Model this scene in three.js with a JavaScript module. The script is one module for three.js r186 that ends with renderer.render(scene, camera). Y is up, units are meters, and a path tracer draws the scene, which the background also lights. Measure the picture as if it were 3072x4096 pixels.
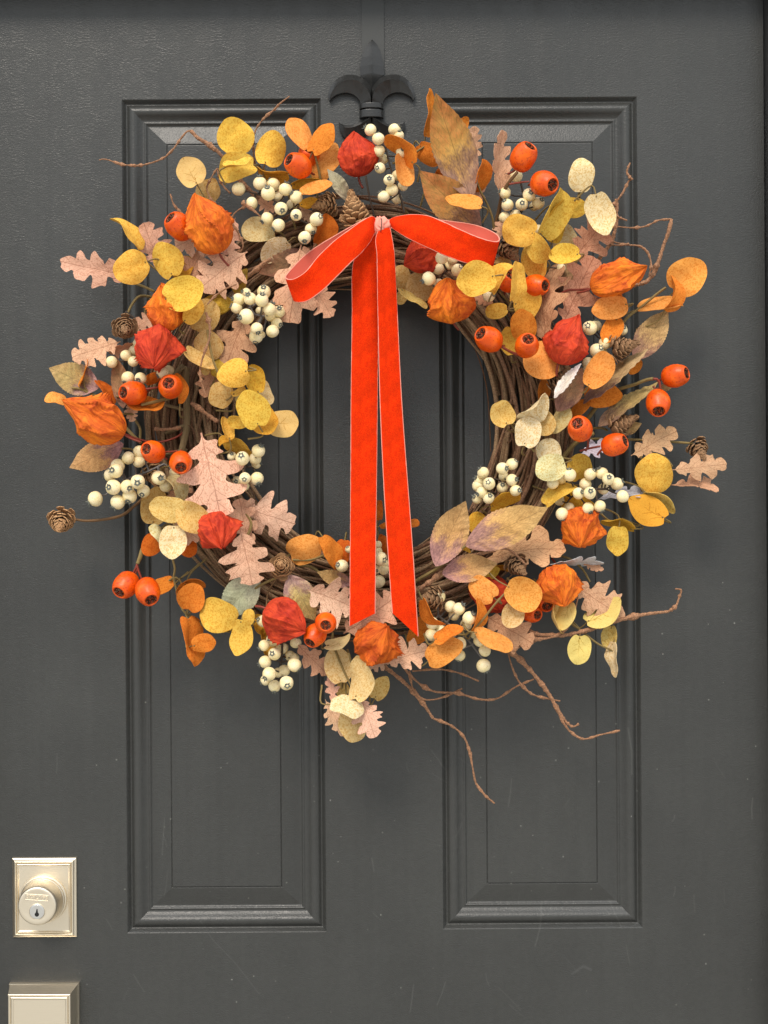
import * as THREE from 'three';
import { FontLoader } from 'three/addons/loaders/FontLoader.js';
import { TextGeometry } from 'three/addons/geometries/TextGeometry.js';
import { mergeGeometries, toCreasedNormals } from 'three/addons/utils/BufferGeometryUtils.js';

// ---------- camera, sky, sun, exposure ----------
const scene = new THREE.Scene();
const MID = 1.4;                                            // height of the middle of the picture above the porch floor
const camera = new THREE.PerspectiveCamera(38.13, 0.75, 0.05, 200);
camera.position.set(0, MID, 1.6);
camera.rotation.set(0, 0, -0.4 * Math.PI / 180);
const renderer = new THREE.WebGLRenderer({ antialias: true });
renderer.toneMapping = THREE.LinearToneMapping;
renderer.toneMappingExposure = 1.46;
renderer.shadowMap.enabled = true;
renderer.outputColorSpace = THREE.SRGBColorSpace;
{
  const w = 128, h = 64, a = new Float32Array(w * h * 4);
  for (let j = 0; j < h; j++) for (let i = 0; i < w; i++) {
    const el = Math.sin(((j + 0.5) / h - 0.5) * Math.PI);   // first row is straight down
    const lum = el > 0 ? 0.43 + 0.85 * el : 0.43;          // overcast sky, brightest overhead
    const k = 4 * (j * w + i);
    a[k] = lum * 1.1; a[k + 1] = lum * 1.16; a[k + 2] = lum * 1.22; a[k + 3] = 1;
  }
  const sky = new THREE.DataTexture(a, w, h, THREE.RGBAFormat, THREE.FloatType);
  sky.mapping = THREE.EquirectangularReflectionMapping; sky.magFilter = THREE.LinearFilter; sky.needsUpdate = true;
  scene.background = sky; scene.environment = sky;
}
const sun = new THREE.DirectionalLight(0xfff4e6, 1.5);
sun.position.set(-0.8, MID + 2.9, 2.9); sun.target.position.set(0, MID, 0);
sun.castShadow = true; sun.shadow.radius = 36; sun.shadow.mapSize.set(2048, 2048);
Object.assign(sun.shadow.camera, { left: -1.2, right: 1.2, top: 1.6, bottom: -1.6, near: 0.1, far: 12 });
scene.add(sun, sun.target);

// ---------- helpers ----------
let seed = 7;
const rnd = () => { seed = (seed + 0x6d2b79f5) | 0; let t = Math.imul(seed ^ (seed >>> 15), 1 | seed); t = (t + Math.imul(t ^ (t >>> 7), 61 | t)) ^ t; return ((t ^ (t >>> 14)) >>> 0) / 4294967296; };
const rr = (a, b) => a + (b - a) * rnd();
const clamp = (x, a, b) => Math.min(b, Math.max(a, x));
const smooth = (a, b, x) => { const t = clamp((x - a) / (b - a), 0, 1); return t * t * (3 - 2 * t); };
const lerp = (a, b, t) => a + (b - a) * t;
const RAD = Math.PI / 180;
const hash = (x, y, z) => { let h = (x * 374761393 + y * 668265263 + z * 2147483647) | 0; h = Math.imul(h ^ (h >>> 13), 1274126177); h ^= h >>> 16; return (h >>> 0) / 4294967296; };
function noise3(x, y, z) {
  const xi = Math.floor(x), yi = Math.floor(y), zi = Math.floor(z), f = (t) => t * t * (3 - 2 * t), u = f(x - xi), v = f(y - yi), w = f(z - zi);
  let s = 0;
  for (let k = 0; k < 8; k++) s += hash(xi + (k & 1), yi + ((k >> 1) & 1), zi + (k >> 2)) * (k & 1 ? u : 1 - u) * (k & 2 ? v : 1 - v) * (k & 4 ? w : 1 - w);
  return s * 2 - 1;
}
function tnoise(u, v, px, py, z) {                           // tileable: px by py cells over the unit square
  const x = u * px, y = v * py, xi = Math.floor(x), yi = Math.floor(y), f = (t) => t * t * (3 - 2 * t), a = f(x - xi), b = f(y - yi);
  const h = (i, j) => hash(((i % px) + px) % px, ((j % py) + py) % py, z);
  return (h(xi, yi) * (1 - a) + h(xi + 1, yi) * a) * (1 - b) + (h(xi, yi + 1) * (1 - a) + h(xi + 1, yi + 1) * a) * b;
}
const tfbm = (u, v, px, py, z, oct = 4) => { let s = 0, n = 0, a = 1; for (let o = 0; o < oct; o++) { s += a * tnoise(u, v, px << o, py << o, z + o * 17); n += a; a *= 0.55; } return s / n; };
function texture(w, h, fn, colour = true) {
  const d = new Uint8Array(w * h * 4);
  for (let j = 0; j < h; j++) for (let i = 0; i < w; i++) {
    const c = fn((i + 0.5) / w, (j + 0.5) / h), k = 4 * (j * w + i);
    for (let q = 0; q < 3; q++) d[k + q] = clamp(Math.round(255 * (Array.isArray(c) ? c[q] : c)), 0, 255);
    d[k + 3] = 255;
  }
  const t = new THREE.DataTexture(d, w, h, THREE.RGBAFormat);
  t.magFilter = THREE.LinearFilter; t.minFilter = THREE.LinearMipmapLinearFilter; t.generateMipmaps = true;
  t.wrapS = t.wrapT = THREE.RepeatWrapping; if (colour) t.colorSpace = THREE.SRGBColorSpace; t.needsUpdate = true;
  return t;
}
const rep = (t, x, y = x) => { t.repeat.set(x, y); return t; };
const matte = (o) => new THREE.MeshPhysicalMaterial({ specularIntensity: 0.3, ...o });
const std = (o) => new THREE.MeshStandardMaterial(o), phys = (o) => new THREE.MeshPhysicalMaterial(o);
const V = (x, y, z) => new THREE.Vector3(x / 1000, y / 1000, z / 1000);
function mesh(name, g, m, parent) { const o = new THREE.Mesh(g, m); o.name = name; o.castShadow = o.receiveShadow = true; parent.add(o); return o; }
function group(name, parent, x = 0, y = 0, z = 0) { const o = new THREE.Group(); o.name = name; o.position.set(x, y, z); parent.add(o); return o; }
function tintGeo(g, r, gr = r, b = r) {                      // one flat tint for the whole piece
  const n = g.attributes.position.count, c = new Float32Array(n * 3);
  for (let i = 0; i < n; i++) { c[3 * i] = r; c[3 * i + 1] = gr; c[3 * i + 2] = b; }
  g.setAttribute('color', new THREE.BufferAttribute(c, 3)); return g;
}
function geo(pos, idx, uv) {
  const g = new THREE.BufferGeometry(); g.setAttribute('position', new THREE.Float32BufferAttribute(pos, 3));
  g.setAttribute('uv', new THREE.Float32BufferAttribute(uv, 2)); g.setIndex(idx); g.computeVertexNormals(); return g;
}
// a tube that tapers and swells along its points
function limb(pts, radius, segs = 6, n = 0, knob = 0, ks = 1, uvs = 60) {
  const curve = pts.length > 2 ? new THREE.CatmullRomCurve3(pts, false, 'centripetal') : new THREE.LineCurve3(pts[0], pts[1]);
  const len = curve.getLength(); n = n || clamp(Math.round(len / 0.004), 4, 160);
  const pos = [], uv = [], idx = []; let nrm = null, prev = null;
  for (let i = 0; i <= n; i++) {
    const t = i / n, p = curve.getPointAt(t), tg = curve.getTangentAt(t);
    if (!nrm) { nrm = Math.abs(tg.z) < 0.9 ? new THREE.Vector3(0, 0, 1) : new THREE.Vector3(1, 0, 0); }
    nrm.addScaledVector(tg, -nrm.dot(tg)).normalize();
    const bin = tg.clone().cross(nrm);
    const R = radius(t);
    for (let k = 0; k <= segs; k++) {
      const a = 2 * Math.PI * (k % segs) / segs, w = R * (1 + knob * noise3(t * len * 260 * ks + 3.1, (k % segs) * 1.7, len * 977));
      pos.push(p.x + w * (Math.cos(a) * nrm.x + Math.sin(a) * bin.x), p.y + w * (Math.cos(a) * nrm.y + Math.sin(a) * bin.y), p.z + w * (Math.cos(a) * nrm.z + Math.sin(a) * bin.z));
      uv.push(k / segs, t * len * uvs);
    }
    if (i) for (let k = 0; k < segs; k++) { const a = (i - 1) * (segs + 1) + k, b = a + segs + 1; idx.push(a, a + 1, b, a + 1, b + 1, b); }
    prev = p;
  }
  for (const e of [0, n]) {                                  // close the ends
    const c = pos.length / 3, o = e * (segs + 1), p = curve.getPointAt(e / n); pos.push(p.x, p.y, p.z); uv.push(0.5, 0.5);
    for (let k = 0; k < segs; k++) e ? idx.push(c, o + k, o + k + 1) : idx.push(c, o + k + 1, o + k);
  }
  return geo(pos, idx, uv);
}
// a thin blade: outline(t, side) gives the edge from base (t = 0) to tip (t = 1), bow(x, y) its relief; metres
function blade(outline, nT, nS, x0, x1, bow, thick, uvf) {
  const pos = [], uv = [], idx = [], W = 2 * nS + 1, rows = [];
  for (let face = 0; face < 2; face++) for (let i = 0; i <= nT; i++) {
    const L = outline(i / nT, -1), R = outline(i / nT, 1);
    for (let j = -nS; j <= nS; j++) {
      const e = j < 0 ? L : R, f = Math.abs(j) / nS, x = lerp(clamp(e[0], x0, x1), e[0], f), y = Math.sign(j) * e[1] * f;
      pos.push(x, y, bow(x, y) - (face ? thick : 0)); const q = uvf(x, y); uv.push(q[0], q[1]);
    }
  }
  const N = (nT + 1) * W, quad = (a, b, c, d) => idx.push(a, b, c, b, d, c);
  for (let i = 0; i < nT; i++) for (let j = 0; j < 2 * nS; j++) {
    const a = i * W + j, b = a + W; quad(a, b, a + 1, b + 1); quad(N + a, N + a + 1, N + b, N + b + 1);
  }
  const rim = pos.length / 3;
  for (const j of [0, 2 * nS]) {
    const s = pos.length / 3;
    for (let i = 0; i <= nT; i++) for (const f of [0, N]) { const k = f + i * W + j; pos.push(pos[3 * k], pos[3 * k + 1], pos[3 * k + 2]); uv.push(uv[2 * k], uv[2 * k + 1]); }
    for (let i = 0; i < nT; i++) { const a = s + 2 * i; j ? quad(a, a + 2, a + 1, a + 3) : quad(a, a + 1, a + 2, a + 3); }
  }
  return geo(pos, idx, uv);
}
// a mitred frame: profile of [inset, height] pairs in mm swept round a rectangle (mm), closed in the middle if fill
function frameSweep(x0, x1, y0, y1, profile, fill = false) {
  const pos = [], uv = [], idx = [];
  const cor = (d) => [[x0 + d, y0 + d], [x1 - d, y0 + d], [x1 - d, y1 - d], [x0 + d, y1 - d]];
  for (let s = 0; s < 4; s++) {
    const b = pos.length / 3;
    for (const [d, z] of profile) for (const k of [s, (s + 1) % 4]) { const c = cor(d)[k]; pos.push(c[0] / 1000, c[1] / 1000, z / 1000); uv.push(c[0] / 1000, c[1] / 1000); }
    for (let i = 0; i < profile.length - 1; i++) { const a = b + 2 * i; idx.push(a, a + 1, a + 2, a + 1, a + 3, a + 2); }
  }
  const g = geo(pos, idx, uv);
  if (!fill) return g;
  const e = profile[profile.length - 1], c = cor(e[0]), f = geo(c.flatMap(([x, y]) => [x / 1000, y / 1000, e[1] / 1000]), [0, 1, 2, 0, 2, 3], c.flatMap(([x, y]) => [x / 1000, y / 1000]));
  return mergeGeometries([g, f]);
}
const spline = (pts, n) => { const c = new THREE.CatmullRomCurve3(pts.map((p) => new THREE.Vector3(p[0], p[1], 0)), false, 'centripetal'); return c.getPoints(n).map((p) => [p.x, p.y]); };

// Where things stand: millimetres from the middle of the door face (x right, y up, z out from the door).
const ROUND_LEAVES = [
  [-197.5,352.8,64.0,29.4,28.7,118.0,"honey","v"], [-182.4,335.7,50.0,25.2,24.0,60.0,"honey"], [-257.4,288.6,85.0,43.1,11.7,130.0,"yellow"], [-253.4,250.5,92.0,35.0,31.3,200.0,"yellow"], [-219.6,256.4,92.0,34.4,28.2,112.0,"yellow"], [-204.7,253.0,71.0,26.1,18.7,60.0,"gold"], [-150.7,387.0,71.0,36.1,34.8,112.0,"yellow"],
  [-115.3,374.3,71.0,35.5,29.2,72.0,"yellow"], [-147.7,353.0,78.0,37.2,29.1,200.0,"yellow"], [-147.0,351.6,92.0,28.8,12.3,10.0,"yellow"], [-113.0,347.5,71.0,33.6,10.6,165.0,"gold"], [-79.5,341.0,71.0,29.2,6.2,10.0,"gold"], [-76.5,318.0,71.0,18.7,10.6,20.0,"gold"], [-128.4,291.5,78.0,34.7,24.2,172.0,"tan2"],
  [-109.3,270.3,78.0,32.2,18.0,215.0,"cream"], [-82.2,391.5,71.0,38.6,22.4,112.0,"orangel"], [-63.0,382.8,85.0,34.5,22.2,55.0,"orange"], [-59.4,362.1,71.0,38.6,26.1,65.0,"orangel"], [-66.2,325.8,92.0,31.9,14.1,18.0,"orangel"], [-60.0,288.5,85.0,32.7,18.5,68.0,"deep"], [48.3,411.1,64.0,43.7,9.7,93.0,"orange"],
  [24.5,370.0,92.0,40.5,11.0,137.0,"orange"], [47.2,369.4,71.0,27.4,17.4,-45.0,"orange"], [23.1,348.5,92.0,33.7,20.2,-88.0,"orangel"], [87.2,405.7,50.0,13.9,7.6,80.0,"orange"], [66.3,351.3,57.0,21.3,17.6,20.0,"deep"], [103.8,343.8,78.0,32.8,15.5,75.0,"orange"], [84.5,311.7,99.0,35.4,18.3,170.0,"orangel"],
  [139.2,283.7,106.0,33.4,31.0,165.0,"yellow"], [170.7,303.3,92.0,52.8,20.9,65.0,"yellow"], [177.8,297.4,78.0,43.3,18.6,75.0,"gold"], [197.4,312.4,71.0,24.9,20.5,-10.0,"goldt"], [158.1,265.4,99.0,31.8,20.2,125.0,"yellow"], [155.7,255.5,85.0,35.8,24.0,100.0,"yellow"], [185.5,256.6,99.0,29.9,20.2,190.0,"yellow"],
  [189.3,282.6,64.0,27.5,25.0,80.0,"tan2"], [125.4,254.3,64.0,20.0,16.2,20.0,"honey"], [93.5,228.5,141.0,35.0,32.1,190.0,"yellow"], [115.4,230.6,134.0,32.8,12.5,55.0,"yellow"], [132.3,227.4,127.0,39.6,12.0,82.0,"yellow"], [149.3,211.6,85.0,30.2,25.3,72.0,"yellow"], [116.0,203.5,92.0,22.1,15.3,190.0,"yellow"],
  [144.8,189.2,92.0,29.5,27.6,100.0,"orange"], [162.3,154.1,92.0,39.3,33.1,295.0,"orangel"], [129.3,172.9,85.0,25.9,18.5,100.0,"goldt"], [165.1,120.1,64.0,31.2,15.0,80.0,"orange"], [19.7,243.6,64.0,25.0,18.7,90.0,"tan"], [38.2,232.4,71.0,29.9,28.6,260.0,"tan"], [30.6,218.0,92.0,33.1,9.2,320.0,"honey"],
  [19.6,223.4,57.0,13.8,11.3,250.0,"honey"], [120.8,98.5,92.0,26.4,23.9,115.0,"honey"], [152.6,102.5,99.0,36.6,11.6,38.0,"cream"], [163.2,90.1,85.0,26.5,23.4,300.0,"honey"], [145.8,79.6,99.0,29.9,26.3,75.0,"cream"], [183.2,92.6,78.0,32.2,14.2,55.0,"tan2"], [169.2,59.2,85.0,27.7,24.7,100.0,"cream"],
  [204.9,343.7,78.0,32.8,24.8,88.0,"cream"], [221.9,303.6,92.0,38.0,28.8,285.0,"cream"], [315.0,239.4,71.0,39.8,35.5,45.0,"orangel"], [299.0,220.7,85.0,35.1,16.0,75.0,"orange"], [284.9,209.8,71.0,42.3,14.9,5.0,"orangel"], [232.5,206.6,92.0,33.7,23.3,190.0,"orangel"], [233.7,185.2,85.0,28.4,19.7,240.0,"orange"],
  [218.4,141.3,106.0,37.7,24.9,60.0,"orangel"], [225.2,118.5,71.0,35.5,24.9,0.0,"orange"], [260.2,148.8,64.0,18.7,13.7,40.0,"orange"], [202.1,106.2,71.0,22.4,13.7,40.0,"orange"], [169.7,43.2,106.0,31.0,26.1,200.0,"cream"], [201.0,43.8,78.0,27.2,26.0,95.0,"goldt"], [278.1,35.9,78.0,37.2,38.4,92.0,"yellow"],
  [285.4,13.0,71.0,36.1,8.1,-30.0,"yellowl"], [272.7,-0.1,78.0,38.3,27.9,150.0,"gold","v"], [177.8,17.1,92.0,36.6,12.4,30.0,"yellow"], [200.7,3.5,64.0,36.6,18.3,-20.0,"gold"], [241.7,-12.6,71.0,34.3,7.7,172.0,"gold"], [240.5,-29.7,78.0,27.2,22.3,268.0,"yellow"], [225.6,-107.5,71.0,39.2,18.9,30.0,"honeyl","v"],
  [235.7,-131.7,64.0,25.3,12.0,265.0,"honeyl"], [237.7,-152.1,71.0,32.9,8.7,265.0,"cream"], [122.9,10.3,85.0,33.3,14.2,22.0,"gold"], [96.0,-13.2,78.0,24.2,18.6,100.0,"gold"], [77.6,-35.6,85.0,21.0,7.4,-20.0,"gold"], [109.8,-65.4,71.0,18.7,11.2,40.0,"goldt"], [121.0,-57.2,64.0,18.7,7.5,-5.0,"gold"],
  [100.4,-78.8,99.0,31.1,23.8,140.0,"orangel"], [139.4,-84.4,106.0,37.1,32.2,330.0,"orangel"], [46.2,-101.1,106.0,32.8,12.8,310.0,"orange"], [94.8,-107.5,106.0,31.0,9.7,80.0,"orange"], [64.0,-125.0,113.0,29.6,10.3,25.0,"orange"], [58.1,-141.9,106.0,36.5,23.7,30.0,"orangel"], [107.5,-131.3,113.0,41.7,13.9,-22.0,"orangel"],
  [33.5,-122.7,71.0,29.2,18.7,72.0,"orange"], [128.9,-105.2,99.0,25.0,21.4,250.0,"tan2"], [173.6,-110.1,78.0,32.8,13.0,285.0,"honeyl","v"], [184.7,-106.0,85.0,29.0,16.0,250.0,"honeyl","v"], [198.9,-141.9,78.0,29.7,23.5,265.0,"honeyl","v"], [-235.2,7.0,78.0,35.3,27.2,80.0,"tan"], [-216.7,4.7,99.0,36.6,25.0,172.0,"honey"],
  [-192.7,-3.7,106.0,35.3,28.0,320.0,"honey"], [-211.4,27.0,92.0,29.5,14.1,300.0,"tan2"], [-212.3,-28.5,106.0,31.0,26.1,268.0,"cream"], [-230.2,-20.7,92.0,21.5,11.7,130.0,"cream"], [-239.2,-31.4,78.0,22.9,19.8,240.0,"deep"], [-202.1,-34.7,78.0,20.4,17.3,300.0,"deep"], [-229.4,-74.3,71.0,24.3,15.6,205.0,"orange"],
  [-197.6,-71.0,71.0,24.9,11.8,10.0,"orange"], [-208.9,-78.6,71.0,16.2,10.6,240.0,"orange"], [-196.6,-86.4,85.0,29.0,26.5,70.0,"orange"], [-83.2,-37.5,85.0,34.5,29.6,25.0,"orangel"], [-54.6,-37.5,92.0,32.5,18.4,300.0,"orange"], [-43.5,-40.6,71.0,27.4,18.7,260.0,"deep"], [-169.2,-103.6,92.0,38.7,32.5,160.0,"yellow"],
  [-166.5,-115.7,78.0,33.4,16.1,-10.0,"gold"], [-138.5,-106.3,92.0,16.0,11.7,80.0,"yellow"], [-146.6,-125.8,92.0,32.5,21.8,262.0,"yellow"], [-129.9,-115.3,71.0,22.4,11.2,300.0,"gold"], [-121.3,-134.0,71.0,29.9,16.2,280.0,"gold"], [-198.5,-128.5,85.0,47.5,18.5,285.0,"orange"], [-184.1,-132.3,92.0,23.3,18.4,10.0,"orange"],
  [-45.9,-134.2,99.0,28.1,12.8,20.0,"tan2","v"], [-48.4,-157.6,85.0,35.1,27.1,100.0,"tan2"], [-23.5,-169.2,106.0,42.6,26.1,82.0,"creamd"], [-5.4,-181.8,78.0,24.2,17.3,60.0,"honey"], [-44.6,-182.7,71.0,18.0,12.4,80.0,"honey"], [-38.7,-193.5,113.0,33.3,15.1,-15.0,"cream"], [-31.4,-214.7,92.0,39.3,26.4,280.0,"creamd"],
  [-200.1,220.6,120.0,38.5,33.1,20.0,"yellow"], [-195.2,205.3,99.0,26.9,15.9,60.0,"yellow"], [-182.0,200.1,92.0,33.1,29.5,60.0,"tan"], [-171.8,212.4,78.0,29.7,18.6,10.0,"goldt"], [-178.5,170.0,92.0,28.8,27.6,100.0,"tan"], [-188.8,152.8,99.0,35.4,11.6,325.0,"honey"], [-181.7,149.7,92.0,17.2,11.0,290.0,"honey"],
  [-164.0,119.6,99.0,26.3,23.8,250.0,"tan"], [-305.5,143.3,78.0,27.2,5.9,70.0,"orange"], [-283.9,127.1,78.0,31.0,8.7,125.0,"deep"], [-245.1,112.9,85.0,39.5,17.3,-15.0,"orange"], [-338.2,119.1,71.0,22.4,11.8,170.0,"orangel"], [-237.9,139.1,71.0,16.2,11.2,30.0,"deep"], [-206.4,127.2,92.0,29.5,6.7,98.0,"orange"],
  [-147.2,138.9,120.0,30.3,28.0,190.0,"yellow"], [-130.8,134.2,106.0,27.4,17.8,100.0,"gold"], [-146.0,122.0,106.0,15.5,8.2,30.0,"yellow"], [-120.6,121.6,92.0,24.8,15.6,100.0,"tan2"], [-145.3,117.2,85.0,11.1,10.2,50.0,"tan2"], [-129.7,102.2,127.0,35.5,31.0,110.0,"yellow"], [-121.0,93.6,113.0,31.3,26.3,300.0,"gold"],
  [-101.1,90.2,99.0,29.3,27.5,0.0,"honey","v"], [-146.4,91.5,113.0,19.1,11.8,170.0,"yellow"], [-160.8,83.8,106.0,22.8,10.0,105.0,"yellow"], [-161.6,73.0,99.0,13.7,8.7,20.0,"gold"], [-150.2,68.3,85.0,30.5,14.8,330.0,"goldt"], [-166.3,147.9,85.0,21.3,15.7,60.0,"goldt"], [-6.5,1.6,64.0,20.7,11.7,90.0,"deep"],
  [30.9,-12.0,64.0,10.9,8.6,0.0,"orange"], [0.0,-14.5,64.0,9.4,5.5,20.0,"orange"], [-2.1,-35.2,64.0,20.3,10.9,100.0,"deep"], [-145.5,236.8,71.0,26.1,15.6,80.0,"goldt"], [-165.9,212.0,85.0,17.3,14.8,10.0,"goldt"],
];
const OAK_LEAVES = [
  [-291.7,251.2,78.0,73.1,35.9,169.0,"rose"], [-236.3,274.3,71.0,49.8,33.6,110.0,"rose"], [-193.9,284.0,71.0,41.1,32.3,205.0,"rose"], [-158.5,287.5,64.0,37.5,28.7,250.0,"rose"], [-194.1,255.4,71.0,39.8,26.1,60.0,"rose"], [-186.3,246.5,64.0,25.0,20.0,240.0,"rose"], [-161.2,249.2,92.0,58.9,42.9,220.0,"rose"],
  [-118.1,317.9,64.0,21.2,17.5,150.0,"rose"], [-79.4,310.7,64.0,21.2,13.7,300.0,"rose"], [-74.1,263.3,78.0,42.1,21.1,25.0,"rose"], [-88.3,236.4,92.0,78.5,46.6,262.0,"rose"], [-63.2,219.9,78.0,40.9,24.8,300.0,"rose"], [121.8,353.9,71.0,70.9,25.5,93.0,"rose"], [96.1,381.7,50.0,37.8,16.4,88.0,"rose"],
  [98.2,332.2,57.0,37.7,18.8,100.0,"rose"], [123.1,293.1,64.0,20.0,15.0,80.0,"rose"], [213.9,279.3,71.0,52.3,36.1,50.0,"brown"], [200.1,224.9,78.0,74.3,43.3,65.0,"brown"], [167.3,214.3,78.0,86.7,31.0,78.0,"brown"], [103.4,218.3,71.0,27.4,12.4,150.0,"brown"], [277.7,69.0,71.0,51.0,29.9,28.0,"brownl"],
  [322.7,43.6,78.0,54.5,24.8,6.0,"brownl"], [321.0,25.8,71.0,46.0,14.3,-8.0,"brownl"], [219.6,64.1,64.0,32.5,17.5,20.0,"white"], [248.6,16.6,64.0,54.8,16.9,0.0,"white"], [196.4,-53.9,78.0,55.7,10.5,0.0,"white"], [214.8,-56.8,71.0,22.4,8.4,-20.0,"brownl"], [218.8,-92.5,71.0,63.0,37.8,-35.0,"brownl"],
  [141.7,-41.1,78.0,80.5,33.4,8.0,"brownl"], [126.9,-121.0,85.0,54.2,38.2,-30.0,"brown"], [-174.9,38.9,99.0,84.3,53.7,284.0,"rosel"], [-201.6,-18.5,85.0,32.1,22.2,330.0,"rosel"], [-208.2,26.1,71.0,37.3,24.9,260.0,"rose"], [-142.8,-11.8,85.0,51.8,28.4,100.0,"rose"], [-139.9,-44.7,99.0,55.0,45.2,282.0,"rosel"],
  [-122.4,-1.5,85.0,59.2,41.9,-20.0,"rosel"], [-74.7,-149.7,85.0,44.4,23.4,315.0,"brown"], [-54.8,-86.5,99.0,48.9,45.2,-22.0,"rosel"], [-15.9,-106.2,92.0,63.8,45.4,35.0,"rosel"], [21.3,-146.9,92.0,45.4,33.1,15.0,"rosel"], [-54.9,-181.8,78.0,28.5,13.6,100.0,"rosel"], [-52.0,-210.3,78.0,39.6,19.8,300.0,"rosel"],
  [-17.7,-206.7,106.0,38.9,26.7,290.0,"rosel"], [-5.2,-154.9,78.0,24.8,14.9,200.0,"rosel"], [-294.1,169.2,78.0,48.3,32.2,200.0,"rose"], [-270.6,170.5,71.0,31.1,12.4,15.0,"brown"], [-248.0,195.8,71.0,24.9,18.7,30.0,"rose"], [-262.3,105.6,64.0,20.0,13.7,280.0,"rose"], [-151.4,174.6,85.0,61.0,38.8,248.0,"brown"],
  [-176.5,138.4,78.0,39.0,24.2,245.0,"brown"],
];
const LONG_LEAVES = [
  [-100.6,257.2,71.0,56.0,26.1,200.0,"umber"], [-43.8,336.1,78.0,38.4,14.2,125.0,"sage"], [73.0,371.3,92.0,104.3,42.3,110.0,"amber"], [70.2,318.0,78.0,84.2,40.9,137.0,"amber"], [190.8,243.3,64.0,52.5,25.0,80.0,"umber"], [276.6,180.4,71.0,62.2,29.2,55.0,"khaki"], [236.8,138.3,85.0,81.4,16.0,40.0,"khaki"],
  [250.1,111.6,78.0,74.3,14.2,37.0,"khaki"], [291.2,128.0,71.0,27.4,7.5,25.0,"khaki"], [190.2,123.2,92.0,49.1,25.8,60.0,"umber"], [186.7,130.6,106.0,41.3,11.5,52.0,"whiteleaf"], [254.7,85.1,64.0,27.5,13.7,20.0,"khaki"], [67.2,-21.7,99.0,69.6,35.4,65.0,"plum"], [122.9,-15.9,113.0,87.1,37.5,25.0,"plum"],
  [86.9,-58.2,92.0,55.2,28.2,10.0,"plum"], [-296.3,60.3,71.0,57.2,31.1,205.0,"plum"], [-318.1,140.3,71.0,54.7,32.3,158.0,"green"], [-270.9,135.0,71.0,53.5,18.7,100.0,"umber"], [-222.9,195.3,64.0,50.0,15.0,20.0,"umber"], [-148.2,-85.7,85.0,55.5,33.3,228.0,"sage"], [-84.4,-87.0,92.0,51.5,31.9,300.0,"green"],
  [-51.0,-67.6,78.0,37.2,16.1,160.0,"plum"],
];
const ROSE_HIPS = [
  [-205.9,291.8,92.0,13.6,-0.61,0.51], [-84.4,353.0,92.0,12.6,-0.71,0.32], [-75.3,369.4,64.0,11.8,0.09,0.45], [143.7,358.3,99.0,13.2,0.45,0.66], [163.5,330.3,106.0,13.1,0.55,-0.29], [129.1,234.7,92.0,11.7,0.14,0.36], [156.2,230.1,85.0,12.3,0.71,-0.09],
  [106.7,172.3,113.0,13.0,-0.67,0.35], [143.7,165.2,120.0,11.8,0.04,0.41], [298.5,137.2,85.0,12.3,0.79,0.14], [279.9,109.4,92.0,12.8,-0.1,-0.7], [197.6,82.1,113.0,12.4,-0.34,0.37], [232.7,66.2,106.0,11.8,0.78,0.28], [165.6,-91.9,71.0,11.8,0.09,-0.45],
  [150.5,-105.0,78.0,9.9,0.54,-0.13], [-232.3,62.4,106.0,11.8,-0.42,0.19], [-203.8,51.2,113.0,11.5,0.15,-0.45], [-263.0,-72.0,92.0,12.6,-0.42,-0.56], [-238.8,-78.2,106.0,13.1,0.35,-0.59], [-253.1,122.1,99.0,12.5,-0.64,-0.02], [-214.5,127.9,106.0,12.2,0.0,0.19],
  [-58.8,-109.7,127.0,11.1,0.04,-0.15], [-70.1,-123.4,106.0,11.2,-0.43,-0.62],
];
const LANTERNS = [
  [-175.4,290.8,106.0,60.8,41.9,111.0,"orange"], [-25.6,367.6,78.0,45.8,37.2,95.0,"red"], [38.5,258.2,92.0,38.0,33.1,205.0,"red"], [238.4,235.5,99.0,58.6,35.4,20.0,"orange"], [68.2,213.5,106.0,43.8,45.0,100.0,"orange","f"], [186.4,172.0,106.0,51.1,40.1,68.0,"red"], [200.6,-20.3,92.0,42.9,42.3,260.0,"orange","f"],
  [178.8,-77.2,92.0,45.4,42.3,275.0,"orange","f"], [108.4,-86.5,71.0,44.8,37.3,170.0,"red"], [-168.4,-19.1,106.0,43.8,38.9,290.0,"red","f"], [-100.3,-107.5,113.0,46.6,42.4,330.0,"red"], [-6.8,-130.8,113.0,44.8,44.8,62.0,"orangedark","f"], [-219.1,207.6,106.0,47.4,34.6,98.0,"orange"], [-227.5,163.1,113.0,44.8,46.0,270.0,"red","f"],
  [-291.6,96.9,106.0,69.3,42.6,150.0,"orange"],
];
const CONES = [
  [-28.9,309.0,92.0,35.0,100.0,25.0,"tan"], [-59.4,316.4,78.0,26.0,200.0,30.0,"tan"], [131.2,268.7,78.0,31.0,-60.0,30.0,"dark"], [246.4,166.4,92.0,28.8,15.0,25.0,"dark"], [183.2,134.4,85.0,28.4,60.0,40.0,"dark"], [246.2,89.3,78.0,30.3,25.0,20.0,"dark"], [326.2,60.6,71.0,24.3,-70.0,45.0,"dark"],
  [136.6,-57.3,92.0,25.2,-50.0,50.0,"dark"], [45.5,-88.6,92.0,26.4,185.0,25.0,"dark"], [-332.5,-9.0,78.0,30.3,-80.0,62.0,"tan"], [-240.1,39.1,57.0,25.1,290.0,40.0,"tan"], [-104.5,-54.1,99.0,26.9,90.0,80.0,"tan"], [-153.9,-60.7,64.0,25.0,230.0,20.0,"dark"], [-262.5,188.3,92.0,27.0,-60.0,68.0,"dark"],
];
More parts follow.
